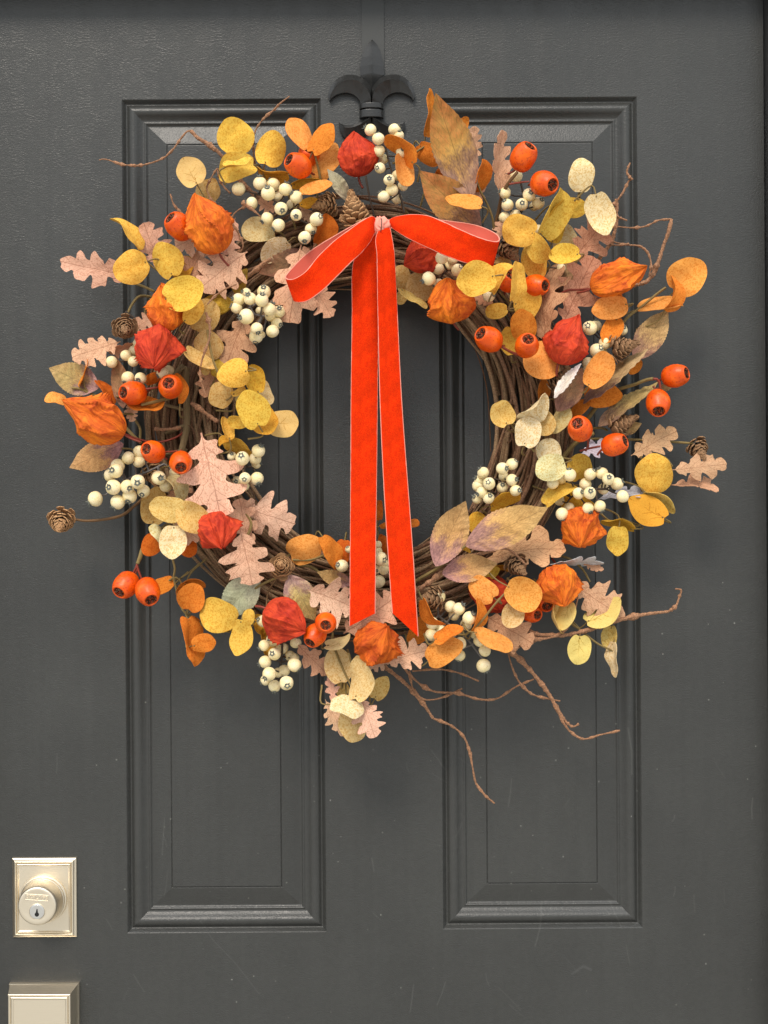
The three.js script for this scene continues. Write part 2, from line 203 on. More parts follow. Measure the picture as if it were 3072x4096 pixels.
const BERRIES = [
  ["stem","dark",[[22.9,307.2,78.0],[21.1,317.1,78.0],[14.4,338.2,78.0],[8.3,356.8,78.0],[4.7,374.2,78.0]]], [-11.2,390.8,85.0,6.4,-1.19,0.65], [-3.2,380.0,92.0,6.1,-0.3,0.96], [-2.5,369.2,85.0,5.8], [-1.6,350.2,92.0,5.6,-0.52,-0.13], [2.2,364.1,71.0,5.5], [13.5,392.7,78.0,6.2,0.88,0.72],
  [17.8,386.5,78.0,5.9,0.1,0.71], [13.5,379.6,71.0,5.7], [20.7,368.1,85.0,5.9,0.21,0.25], [7.7,336.3,99.0,5.9,0.0,0.08], [15.7,345.6,78.0,5.4], [10.5,327.8,92.0,6.1], [1.9,321.1,92.0,6.0,-0.69,0.86],
  [21.7,333.5,85.0,5.7], [15.6,323.0,71.0,5.5], ["stem","dark",[[-71.4,294.2,78.0],[-87.4,303.0,78.0],[-99.7,313.0,78.0],[-114.5,323.0,78.0],[-139.2,330.6,78.0]]], [-147.0,332.9,78.0,6.9], [-133.1,316.7,85.0,6.5,-0.98,0.08], [-124.6,337.0,85.0,7.2,0.0,0.93], [-115.1,323.5,99.0,7.3,-0.07,0.7],
  [-111.3,337.2,78.0,6.7,-0.74,0.81], [-98.1,329.1,92.0,6.9,0.27,1.0], [-87.1,321.1,92.0,6.7,-0.65,0.55], [-102.4,308.1,99.0,6.4,0.31,-0.46], [-92.7,317.5,71.0,5.7], [-86.4,300.1,106.0,6.1,0.04,-0.4], [-116.7,299.6,92.0,6.9,-0.75,-0.57],
  [-104.9,291.3,99.0,6.4,-0.92,-0.69], [-66.1,295.5,106.0,6.7,0.62,0.29], [-72.2,287.1,99.0,6.1,0.44,-0.68], [-78.0,277.3,106.0,6.8,0.0,-0.68], [-106.9,326.9,71.0,5.5], ["stem","dark",[[142.3,346.7,64.0],[145.9,332.9,64.0],[147.0,314.1,64.0],[137.0,301.7,64.0]]], [138.9,345.7,71.0,6.0],
  [126.6,326.9,78.0,6.2,-0.96,0.28], [128.4,313.1,85.0,6.0,-0.53,0.65], [125.8,301.3,78.0,5.9], [142.5,312.1,92.0,6.4,-0.04,0.04], [137.0,303.9,78.0,5.7], [150.0,321.9,92.0,6.6,0.22,0.19], [159.9,314.7,85.0,6.2,0.48,0.4],
  [161.0,288.3,78.0,5.9], [157.7,315.9,64.0,5.0], ["stem","dark",[[71.9,256.1,85.0],[69.4,248.7,85.0],[63.2,243.9,85.0],[58.2,236.5,85.0]]], [59.7,254.8,113.0,7.0], [56.8,247.1,92.0,6.1], [75.7,243.4,106.0,6.0,0.49,0.45], [46.6,234.0,113.0,7.0,-0.93,-0.45],
  [57.0,230.6,99.0,5.6,-1.0,-0.65], [71.6,256.8,92.0,5.6], [68.2,251.2,85.0,4.9], [90.8,257.2,78.0,6.2], [185.3,251.4,64.0,5.0], ["stem","dark",[[109.7,221.9,71.0],[117.1,215.7,71.0]]], [108.1,218.9,92.0,6.4,0.73,0.19],
  ["stem","dark",[[246.8,186.2,71.0],[229.3,173.2,71.0],[219.2,160.9,71.0],[209.2,144.8,71.0]]], [211.9,186.6,85.0,7.2,-0.38,0.24], [220.1,190.7,71.0,5.7,0.0,1.04], [245.7,185.3,78.0,5.9,0.25,0.42], [227.2,171.0,85.0,6.2], [217.5,162.9,92.0,6.9,0.5,0.29], [226.3,161.9,78.0,5.0],
  [210.8,151.5,78.0,6.2], [210.1,144.7,78.0,5.4], [203.5,134.8,85.0,6.2], ["stem","dark",[[227.3,22.0,85.0],[217.5,22.1,85.0],[206.4,21.5,85.0],[191.1,13.3,85.0],[184.1,2.2,85.0]]], [172.1,28.1,92.0,6.1,-0.45,0.59], [181.6,32.7,85.0,5.8], [188.4,36.2,99.0,6.3,-0.13,0.91],
  [210.2,36.9,92.0,6.1,0.59,0.64], [222.2,37.8,92.0,6.4,-0.52,0.83], [226.4,31.7,106.0,6.3,0.0,0.3], [237.3,27.1,92.0,6.6,0.83,0.42], [206.1,27.0,85.0,6.1], [196.3,17.4,106.0,6.0,0.5,0.23], [206.7,17.6,113.0,6.5,0.0,0.33],
  [225.5,22.1,78.0,5.6], [240.7,14.1,106.0,6.3], [205.8,2.4,106.0,6.0,0.36,-0.73], [217.6,4.4,106.0,6.3,0.39,-0.87], [189.2,2.9,85.0,5.5], [180.3,-3.3,99.0,6.3,0.13,-1.0], [181.0,10.7,71.0,5.6],
  ["stem","dark",[[123.7,38.9,78.0],[118.6,27.8,78.0],[114.8,17.9,78.0]]], [101.3,39.3,92.0,5.9,-0.75,0.83], [120.1,43.2,99.0,6.4,0.62,-0.0], [130.6,47.7,92.0,5.9,0.62,0.62], [123.0,35.8,78.0,5.4], [129.8,31.6,99.0,6.1,0.68,0.12], [97.8,31.5,85.0,5.7,-0.74,0.48],
  [106.1,27.9,106.0,6.1,-0.2,0.2], [95.9,25.9,85.0,5.7], [99.2,19.2,99.0,6.1,-0.76,-0.32], [121.1,23.9,85.0,5.9,0.0,0.5], [133.4,20.9,99.0,6.1,0.56,0.04], [94.7,12.9,92.0,5.6,-0.61,0.39], [105.9,13.4,99.0,5.9,0.21,0.42],
  ["stem","grey",[[55.1,-106.8,78.0],[65.6,-115.5,78.0],[81.6,-128.0,78.0],[92.7,-141.7,78.0],[100.0,-151.7,78.0]]], [56.2,-87.2,85.0,6.2,0.32,0.88], [67.3,-97.1,85.0,5.9], [75.2,-98.7,99.0,6.8,0.61,0.68], [71.2,-106.3,78.0,5.7], [85.1,-107.8,106.0,7.1,0.55,0.66], [83.2,-115.7,85.0,5.9],
  [48.4,-113.7,92.0,6.6], [56.6,-122.3,85.0,6.2], [47.1,-125.4,92.0,6.1,-0.64,-0.72], [69.6,-122.4,85.0,6.2], [97.3,-122.6,85.0,6.4], [96.2,-131.9,92.0,6.4], [76.2,-133.6,99.0,6.6],
  [75.8,-146.5,92.0,5.9,-0.25,-0.92], [101.6,-141.7,92.0,6.6], [100.3,-157.1,92.0,7.1,0.52,-1.0], [91.5,-126.9,78.0,3.7], ["stem","grey",[[-226.6,51.1,71.0],[-245.4,42.6,71.0],[-260.3,37.7,71.0],[-270.3,32.8,71.0],[-287.8,19.2,71.0]]], [-250.9,63.5,78.0,6.7], [-261.3,57.1,85.0,6.7,-0.81,0.59],
  [-251.6,53.6,78.0,6.2], [-272.0,49.2,85.0,6.9], [-271.4,43.5,99.0,7.6,-0.35,0.1], [-281.4,39.5,78.0,6.4,-1.15,-0.08], [-274.0,27.1,99.0,7.6,-0.45,-0.0], [-259.9,27.3,99.0,6.8,0.46,-0.21], [-248.1,32.2,106.0,7.5,0.1,-0.19],
  [-295.1,15.4,85.0,7.9,-0.81,-0.53], [-271.0,12.1,92.0,7.6,-0.55,-0.81], [-258.7,18.2,92.0,7.6,-0.16,-0.74], [-244.6,23.0,92.0,6.6,-0.11,-0.56], [-228.1,36.2,99.0,7.6,0.42,-0.03], [-222.9,28.5,85.0,6.7], [-214.5,42.2,78.0,5.9],
  ["stem","dark",[[-105.3,-132.3,78.0],[-106.0,-148.4,78.0],[-107.4,-164.5,78.0],[-108.7,-171.9,78.0]]], [-124.4,-110.6,85.0,6.4,-0.73,0.31], [-115.3,-130.4,85.0,6.4,-0.35,0.31], [-123.0,-135.0,92.0,6.1,-0.84,-0.52], [-106.4,-139.1,71.0,6.7], [-111.9,-143.0,99.0,6.4,-0.31,0.12], [-91.7,-133.6,78.0,5.9,0.33,1.04],
  [-122.2,-151.8,92.0,6.6,-1.11,-0.48], [-91.8,-154.3,99.0,6.8,0.75,-0.64], [-116.9,-162.6,106.0,7.1,-0.55,-0.52], [-103.6,-162.0,78.0,6.2], [-122.3,-171.0,85.0,5.7,-1.0,-0.57], [-112.6,-176.4,92.0,6.4,0.0,-0.92], [-99.6,-171.8,106.0,7.1,0.17,-0.28],
  [-93.0,-149.7,78.0,5.4], [-97.8,-147.9,71.0,5.5], [-109.8,-164.4,78.0,5.0], ["stem","dark",[[-6.9,-38.9,64.0],[-4.6,-57.6,64.0],[-5.9,-73.9,64.0]]], [-4.4,-47.1,99.0,6.7,0.65,-0.22], [-0.8,-52.8,78.0,5.4], [-0.8,-59.0,78.0,5.7],
  [-8.2,-58.4,92.0,4.4,0.11,-0.28], [-5.9,-71.3,78.0,6.4], [-6.2,-33.7,71.0,4.0], [-5.7,-40.2,71.0,3.7], [-43.1,-54.5,92.0,6.4,-0.62,0.23], [-36.6,-38.3,78.0,3.7,-0.33,0.67], ["stem","dark",[[-232.2,149.7,71.0],[-250.8,156.0,71.0],[-267.0,157.4,71.0],[-276.9,156.8,71.0]]],
  [-278.8,156.1,78.0,6.2], [-263.8,162.8,78.0,5.7], [-256.9,168.5,71.0,5.7], [-256.5,156.6,78.0,5.4], [-260.9,138.7,85.0,6.7,-0.41,-0.7], [-246.9,137.9,92.0,6.4,-0.23,-0.38], [-224.1,143.3,92.0,6.4,-0.77,-0.54],
  [-220.0,147.1,78.0,5.0], [-209.2,165.4,85.0,4.9,0.05,0.25], [-253.4,176.0,71.0,4.7], ["stem","grey",[[-118.5,200.5,85.0],[-131.5,203.7,85.0],[-134.5,210.5,85.0]]], [-120.6,224.8,92.0,7.1,0.0,0.57], [-121.1,213.5,113.0,7.1,0.13,0.76], [-133.5,216.1,106.0,6.8,-0.27,0.54],
  [-139.3,225.3,85.0,4.9,-0.75,0.25], [-145.7,216.3,99.0,6.4,-0.9,0.1], [-147.9,207.8,99.0,6.1,-0.85,0.4], [-136.9,197.0,113.0,7.6,-0.76,-0.16], [-113.8,205.3,106.0,7.2,0.51,0.93], [-126.4,185.1,113.0,6.1,0.25,-0.78], [-128.3,179.2,99.0,7.0,-0.09,-0.91],
  [-105.4,204.7,92.0,6.4,0.1,0.43], [-114.3,200.8,92.0,6.1], [-107.9,192.8,92.0,5.8,0.69,-0.32], [-111.7,184.0,99.0,6.4], [-126.5,207.7,78.0,4.3], [-123.6,182.1,85.0,3.7], ["stem","dark",[[-146.8,45.1,78.0],[-139.8,47.4,78.0],[-134.3,47.3,78.0]]],
  [-126.8,62.7,99.0,7.1,0.4,0.74], [-142.4,55.0,106.0,7.1,-0.1,0.39], [-131.3,55.4,85.0,6.5], [-131.0,50.1,78.0,5.1,0.91,0.18], [-154.6,57.6,92.0,5.1,0.09,0.55], [-140.1,35.1,106.0,5.9,0.0,-0.23], [-128.4,34.7,99.0,6.9,0.27,-0.77],
  [-149.9,32.9,85.0,5.1,-0.14,-0.18], [-143.2,27.4,78.0,5.1],
];
const STEMS = [
  ["brown",3.2,2.0,[[117.9,293.3,50.0],[122.2,314.6,62.5],[124.4,325.1,75.0],[129.0,334.1,87.5],[137.1,342.8,100.0]]], ["red",1.2,1.0,[[129.3,331.5,98.0],[140.0,332.5,101.0],[148.9,332.7,104.0]]], ["olive",1.6,1.2,[[116.6,291.4,60.0],[114.4,304.2,65.0],[107.9,319.4,70.0],[103.9,324.6,75.0],[97.5,338.4,80.0],[94.1,349.7,85.0]]], ["olive",1.5,1.3,[[11.1,359.9,70.0],[26.0,364.6,70.7],[38.5,373.1,71.3],[52.9,381.6,72.0]]],
  ["olive",1.6,1.3,[[-60.7,334.0,60.0],[-62.3,338.9,66.0],[-65.0,353.8,72.0],[-69.0,369.8,78.0]]], ["dark",1.3,1.1,[[-16.4,343.7,85.0],[-12.9,324.9,77.5],[-7.6,304.7,70.0]]], ["olive",1.2,1.0,[[-119.9,353.4,70.0],[-133.6,359.7,70.0],[-149.7,367.9,70.0]]], ["olive",2.6,2.0,[[27.0,310.3,50.0],[23.1,312.8,62.5],[21.1,317.1,75.0]]],
  ["olive",1.8,1.5,[[236.9,173.5,70.0],[242.0,183.4,70.0],[252.0,198.3,70.0],[268.3,210.6,70.0],[284.6,224.2,70.0],[292.7,229.8,70.0]]], ["red",1.5,1.3,[[178.1,210.4,85.0],[180.2,219.2,83.8],[188.4,225.5,82.5],[200.9,226.4,81.2],[212.2,227.4,80.0]]], ["olive",1.4,1.2,[[214.3,318.7,70.0],[205.5,319.2,70.7],[202.3,322.2,71.3],[204.1,329.5,72.0]]], ["olive",1.8,1.6,[[168.8,255.3,60.0],[172.8,268.2,65.0],[167.9,277.3,70.0],[163.1,292.6,75.0]]],
  ["olive",2.4,2.0,[[208.6,111.1,55.0],[230.3,119.2,62.0],[244.2,125.4,69.0],[258.0,129.1,76.0],[269.2,133.3,83.0],[275.3,133.9,90.0]]], ["red",1.6,1.4,[[275.0,133.7,92.0],[279.9,132.9,92.0],[281.7,128.7,92.0],[282.0,122.6,92.0]]], ["olive",1.7,1.5,[[214.6,74.6,55.0],[237.9,74.9,58.8],[259.9,73.3,62.5],[301.7,70.3,66.2],[319.6,68.6,70.0]]], ["olive",3.0,2.4,[[185.9,53.5,52.0],[195.3,65.8,58.7],[203.2,72.9,65.3],[217.3,79.9,72.0]]],
  ["red",1.4,1.3,[[200.5,60.9,85.0],[209.2,63.3,85.0],[221.5,65.7,85.0]]], ["red",1.3,1.3,[[207.9,72.9,90.0],[208.9,66.9,87.5],[206.7,60.8,85.0]]], ["olive",1.6,1.3,[[267.3,57.9,55.0],[272.4,42.6,61.5],[276.1,29.9,68.0]]], ["olive",1.6,1.3,[[285.3,57.6,60.0],[293.8,53.7,61.0],[299.8,44.9,62.0]]],
  ["olive",3.0,2.2,[[211.7,93.8,50.0],[219.5,104.5,58.0],[229.6,117.6,66.0]]], ["olive",1.6,1.4,[[217.7,86.0,52.0],[228.3,85.7,57.0],[232.5,82.9,62.0]]], ["olive",1.4,1.3,[[223.4,-2.9,72.0],[230.9,-9.3,68.5],[237.0,-12.2,65.0]]], ["olive",1.4,1.3,[[250.9,-17.2,66.0],[261.8,-16.5,68.0],[267.1,-9.5,70.0]]],
  ["olive",1.5,1.3,[[175.8,-45.3,70.0],[191.3,-49.7,68.7],[205.5,-61.1,67.3],[212.6,-73.8,66.0]]], ["olive",1.5,1.2,[[159.8,-95.5,72.0],[178.0,-102.7,71.6],[193.4,-116.8,71.2],[204.5,-125.3,70.8],[218.5,-136.7,70.4],[235.3,-145.2,70.0]]], ["olive",2.4,1.6,[[28.8,-73.3,75.0],[55.8,-57.0,85.0],[69.0,-45.7,95.0],[82.0,-34.5,105.0]]], ["olive",1.5,1.3,[[81.8,-125.1,98.0],[96.3,-112.8,101.3],[110.8,-94.4,104.7],[122.8,-80.9,108.0]]],
  ["olive",1.5,1.3,[[35.9,-106.5,80.0],[51.7,-122.3,85.3],[63.8,-124.4,90.7],[81.9,-125.3,96.0]]], ["brown",1.6,2.0,[[-320.4,-5.5,65.0],[-309.1,-7.0,65.2],[-290.3,-5.7,65.4],[-271.5,-1.4,65.6],[-260.2,6.6,65.8],[-250.1,15.3,66.0]]], ["olive",3.0,2.2,[[-249.0,-36.9,75.0],[-251.1,-46.7,81.5],[-252.2,-51.4,88.0]]], ["red",1.5,1.3,[[-252.2,-51.4,88.0],[-253.8,-55.7,88.0],[-256.9,-61.2,88.0]]],
  ["red",1.5,1.3,[[-252.5,-52.6,88.0],[-250.4,-58.7,90.0],[-247.4,-66.0,92.0]]], ["olive",1.4,1.3,[[-219.1,-44.7,72.0],[-216.1,-57.1,72.0],[-217.4,-65.8,72.0],[-215.0,-77.0,72.0],[-211.3,-93.2,72.0],[-206.4,-102.0,72.0],[-191.6,-113.3,72.0],[-179.2,-120.8,72.0]]], ["olive",1.3,1.1,[[-217.4,-65.8,72.0],[-222.4,-69.5,72.0]]], ["olive",1.3,1.1,[[-217.4,-65.8,72.0],[-212.4,-67.1,72.0],[-208.7,-73.4,72.0]]],
  ["olive",1.4,1.2,[[-242.4,51.9,50.0],[-259.7,66.2,59.0],[-270.6,67.7,68.0]]], ["red",1.3,1.3,[[-222.2,62.7,92.0],[-214.4,62.8,95.0],[-209.1,63.3,98.0]]], ["olive",1.7,1.5,[[-141.8,-85.1,75.0],[-128.7,-74.9,82.5],[-109.5,-66.1,90.0]]], ["olive",1.6,1.4,[[-94.0,-48.7,80.0],[-74.1,-48.1,82.5],[-60.4,-43.2,85.0]]],
  ["brown",1.1,1.1,[[-112.2,-69.4,70.0],[-119.2,-80.2,77.5],[-121.2,-98.3,85.0]]], ["olive",1.8,1.6,[[-89.7,-54.6,70.0],[-76.0,-56.0,70.0],[-63.6,-64.8,70.0]]], ["olive",1.4,1.2,[[-204.6,-103.6,70.0],[-188.3,-113.6,71.7],[-177.0,-121.0,73.3],[-159.4,-122.2,75.0]]], ["olive",2.0,1.8,[[-141.5,0.5,85.0],[-135.8,-9.4,86.7],[-137.6,-19.2,88.3],[-141.2,-25.3,90.0]]],
  ["olive",1.4,1.2,[[-50.7,-141.6,85.0],[-44.6,-156.1,88.3],[-38.4,-169.3,91.7],[-27.5,-189.8,95.0]]], ["olive",1.5,1.3,[[-53.6,-124.3,70.0],[-54.1,-133.8,75.0],[-49.7,-143.3,80.0]]], ["olive",1.5,1.3,[[-38.5,-140.9,80.0],[-33.4,-155.7,92.5],[-36.7,-142.2,105.0]]], ["tape",4.8,4.2,[[-204.7,152.0,58.0],[-205.9,135.6,59.0],[-204.1,110.4,60.0],[-204.7,87.8,61.0],[-209.7,65.3,62.0]]],
  ["tape",4.0,3.4,[[-208.1,153.5,56.0],[-215.9,144.1,63.0],[-225.0,134.8,70.0]]], ["olive",1.7,1.5,[[-258.0,239.6,62.0],[-247.6,235.5,64.0],[-236.1,230.1,66.0]]], ["olive",1.8,1.6,[[-241.2,226.8,50.0],[-252.9,226.8,55.3],[-259.6,218.5,60.7],[-265.0,205.3,66.0]]], ["olive",1.6,1.6,[[-241.2,226.2,50.0],[-246.9,215.6,54.0],[-247.6,205.0,58.0]]],
  ["dark",1.8,1.6,[[-266.2,209.7,66.0],[-258.0,203.2,63.0],[-241.0,199.0,60.0]]], ["olive",1.6,1.4,[[-320.6,130.1,74.0],[-311.3,128.8,74.0],[-302.7,124.4,74.0],[-292.8,121.2,74.0]]], ["olive",1.4,1.2,[[-302.7,124.4,74.0],[-307.6,131.3,74.0],[-308.8,137.5,74.0]]], ["red",1.4,1.3,[[-269.8,83.3,72.0],[-251.7,76.5,69.0],[-233.5,74.0,66.0],[-215.1,79.0,63.0],[-205.5,86.6,60.0]]],
  ["olive",2.2,2.0,[[-273.3,95.1,52.0],[-265.1,86.0,56.0],[-251.9,73.2,60.0]]], ["olive",1.7,1.6,[[-260.6,100.1,52.0],[-253.7,88.5,56.0],[-253.2,75.7,60.0]]], ["olive",2.6,1.8,[[-208.9,122.2,70.0],[-222.5,117.9,79.3],[-234.7,113.5,88.7],[-245.4,110.5,98.0]]], ["red",1.3,1.3,[[-240.4,126.3,98.0],[-227.9,127.9,100.0]]],
  ["olive",1.6,1.3,[[-177.5,185.5,100.0],[-174.9,168.2,101.7],[-170.0,149.8,103.3],[-161.4,131.3,105.0]]], ["olive",2.0,1.6,[[142.0,204.4,70.0],[130.4,215.0,75.0],[120.2,225.5,80.0]]], ["olive",1.5,1.3,[[138.6,204.3,80.0],[131.2,205.6,80.0],[125.6,206.9,80.0]]], ["olive",1.6,1.4,[[137.3,203.1,80.0],[135.7,214.8,85.0],[136.0,228.8,90.0]]],
  ["red",1.8,1.6,[[137.7,157.7,100.0],[128.7,160.9,105.0],[119.8,165.3,110.0]]], ["olive",1.6,1.4,[[125.1,99.0,85.0],[134.5,82.7,88.7],[146.3,68.9,92.3],[153.3,60.1,96.0]]], ["olive",1.5,1.3,[[159.1,62.2,75.0],[167.6,69.4,77.5],[171.1,76.7,80.0]]],
];
const TWIGS = [
  ["bark",1.1,1.6,[[-293.7,368.2,60.0],[-287.5,368.6,59.6],[-277.6,366.0,59.2],[-268.9,363.0,58.8],[-251.4,362.6,58.4],[-238.9,365.1,58.0],[-226.4,370.8,57.6],[-216.4,379.6,57.2],[-208.8,390.9,56.8],[-202.5,397.3,56.4],[-198.8,399.0,56.0]]], ["bark",2.6,4.0,[[-198.8,399.0,56.0],[-191.4,391.3,55.0],[-182.8,386.4,54.0],[-172.9,379.1,53.0],[-163.0,369.2,52.0],[-155.6,359.3,51.0],[-147.0,346.8,50.0],[-135.8,335.6,49.0],[-123.3,324.4,48.0]]], ["bark",1.1,1.4,[[-220.0,332.6,60.0],[-216.6,321.6,58.3],[-209.4,313.1,56.7],[-203.4,305.9,55.0]]], ["bark",1.2,1.6,[[-170.8,358.1,62.0],[-176.0,349.6,61.0],[-181.8,338.6,60.0],[-178.8,328.7,59.0],[-172.7,320.1,58.0]]],
  ["bark",1.5,1.5,[[-171.5,359.7,55.0],[-170.3,353.4,55.0],[-166.6,343.3,55.0],[-157.9,333.2,55.0]]], ["bark",1.1,1.5,[[-94.5,430.4,70.0],[-104.6,423.1,67.5],[-111.1,417.6,65.0],[-120.1,410.8,62.5],[-129.1,400.9,60.0],[-132.5,392.7,57.5],[-133.7,380.8,55.0],[-133.2,368.8,52.5],[-132.2,358.1,50.0]]], ["bark",1.6,1.6,[[-161.7,306.0,78.0],[-152.0,295.1,76.4],[-146.1,284.2,74.8],[-143.2,275.8,73.2],[-145.8,270.5,71.6],[-152.9,269.6,70.0]]], ["bark",4.0,3.4,[[-161.1,234.9,65.0],[-146.9,240.3,69.6],[-137.7,244.5,74.2],[-127.3,251.1,78.8],[-119.5,256.5,83.4],[-113.0,258.7,88.0]]],
  ["bark",3.4,1.2,[[-142.3,317.8,86.0],[-132.3,309.9,88.0],[-123.6,302.1,90.0]]], ["bark",1.4,1.0,[[-140.1,316.8,70.0],[-150.1,311.3,70.0],[-156.4,303.8,70.0]]], ["bark",3.6,2.6,[[218.1,253.2,48.0],[230.4,267.8,50.8],[238.9,279.8,53.6],[242.3,290.6,56.4],[243.9,306.3,59.2],[243.6,323.3,62.0]]], ["bark",1.4,1.8,[[240.4,317.1,62.0],[248.8,327.7,64.7],[256.0,340.8,67.3],[258.6,342.1,70.0]]],
  ["bark",2.0,1.4,[[258.6,342.1,70.0],[254.9,345.2,70.0],[253.7,348.9,70.0],[254.4,353.9,70.0],[256.9,358.9,70.0]]], ["bark",1.0,1.4,[[241.9,307.4,60.0],[247.8,303.2,62.0],[254.3,300.6,64.0]]], ["bark",1.1,1.3,[[243.4,295.5,58.0],[262.1,293.8,58.5],[274.6,295.5,59.0],[287.1,301.0,59.5],[301.0,302.5,60.0]]], ["bark",2.2,3.6,[[301.0,302.5,60.0],[299.1,292.3,58.3],[293.1,275.1,56.6],[288.2,260.4,54.9],[282.8,246.9,53.1],[276.1,239.0,51.4],[263.2,235.6,49.7],[250.8,234.0,48.0]]],
  ["bark",1.3,1.3,[[232.0,284.1,58.0],[241.9,278.9,58.7],[254.3,276.2,59.3],[268.0,274.1,60.0],[276.0,267.6,60.7],[279.1,254.3,61.3],[276.8,243.0,62.0]]], ["bark",1.1,1.0,[[237.9,276.1,60.0],[249.0,275.3,61.0],[256.4,276.9,62.0]]], ["bark",3.4,1.6,[[31.0,-82.1,85.0],[44.6,-72.9,86.2],[60.7,-60.6,87.4],[77.9,-49.6,88.7],[93.8,-44.2,89.9],[104.8,-41.8,91.1],[114.6,-38.7,92.3],[125.5,-38.8,93.6],[134.0,-44.9,94.8],[143.6,-54.7,96.0]]], ["bark",3.0,3.4,[[143.5,-121.4,80.0],[156.1,-126.4,78.8],[173.0,-128.0,77.5],[189.9,-127.3,76.2],[209.6,-122.9,75.0]]],
  ["bark",3.6,2.2,[[209.6,-122.9,75.0],[229.7,-117.0,71.8],[255.4,-110.4,68.5],[272.9,-107.3,65.2],[294.6,-105.5,62.0]]], ["bark",1.8,1.4,[[294.6,-105.5,62.0],[301.8,-100.0,61.5],[306.4,-90.2,61.0],[308.0,-83.2,60.5],[302.2,-82.0,60.0]]], ["bark",1.3,1.8,[[199.0,-87.1,78.0],[195.3,-100.9,79.0],[189.5,-117.5,80.0],[172.6,-129.1,81.0],[151.6,-132.4,82.0],[137.5,-139.1,83.0],[130.5,-143.4,84.0]]], ["bark",3.6,2.8,[[119.8,-137.7,62.0],[130.1,-145.1,60.0],[144.5,-158.6,58.0],[158.9,-175.2,56.0],[171.2,-191.9,54.0],[181.5,-210.7,52.0],[188.9,-221.2,50.0]]],
  ["bark",1.6,1.4,[[173.5,-194.2,52.0],[185.7,-221.0,51.2],[193.9,-231.5,50.4],[206.6,-238.8,49.6],[224.8,-235.0,48.8],[245.5,-230.5,48.0]]], ["bark",1.8,1.2,[[187.6,-219.9,52.0],[195.9,-225.6,51.0],[202.2,-223.4,50.0]]], ["bark",1.3,1.5,[[128.4,-147.5,56.0],[132.5,-162.9,54.8],[140.7,-179.5,53.6],[153.0,-191.0,52.4],[169.4,-196.3,51.2],[182.9,-199.0,50.0]]], ["bark",3.8,2.2,[[-6.4,-154.9,64.0],[1.7,-162.4,61.2],[17.9,-176.0,58.4],[34.2,-192.8,55.6],[44.4,-207.5,52.8],[49.5,-216.2,50.0]]],
  ["bark",1.7,1.3,[[49.5,-216.2,50.0],[60.8,-220.4,49.2],[71.0,-225.7,48.5],[81.3,-235.2,47.8],[87.4,-249.7,47.0],[91.4,-270.4,46.2],[94.4,-284.9,45.5],[103.6,-297.5,44.8],[113.9,-307.0,44.0]]], ["bark",1.1,1.2,[[28.2,-165.7,60.0],[56.7,-164.0,58.7],[77.2,-168.4,57.3],[97.6,-176.9,56.0]]], ["bark",1.8,1.1,[[20.0,-162.2,64.0],[30.1,-173.6,62.3],[48.4,-186.2,60.6],[74.9,-189.0,58.9],[99.4,-196.1,57.1],[115.9,-195.4,55.4],[136.5,-183.5,53.7],[155.2,-175.7,52.0]]], ["bark",1.1,1.4,[[25.1,-165.5,62.0],[29.0,-184.0,60.4],[38.2,-194.5,58.8],[48.4,-195.8,57.2],[64.8,-192.0,55.6],[80.3,-184.7,54.0]]],
  ["bark",1.8,1.2,[[-178.3,202.6,105.0],[-174.7,190.7,105.4],[-174.8,177.8,105.9],[-179.4,163.2,106.3],[-183.0,152.3,106.7],[-184.4,140.4,107.1],[-182.2,129.4,107.6],[-179.5,121.2,108.0]]], ["bark",3.4,3.0,[[-198.9,114.5,64.0],[-189.2,107.7,66.7],[-177.8,99.0,69.3],[-170.0,94.2,72.0]]], ["bark",2.8,2.0,[[-237.7,88.0,62.0],[-226.2,87.2,64.0],[-209.7,88.8,66.0]]], ["bark",1.2,1.0,[[-148.2,232.3,96.0],[-159.1,227.3,97.3],[-170.0,219.9,98.7],[-177.3,211.2,100.0]]],
];
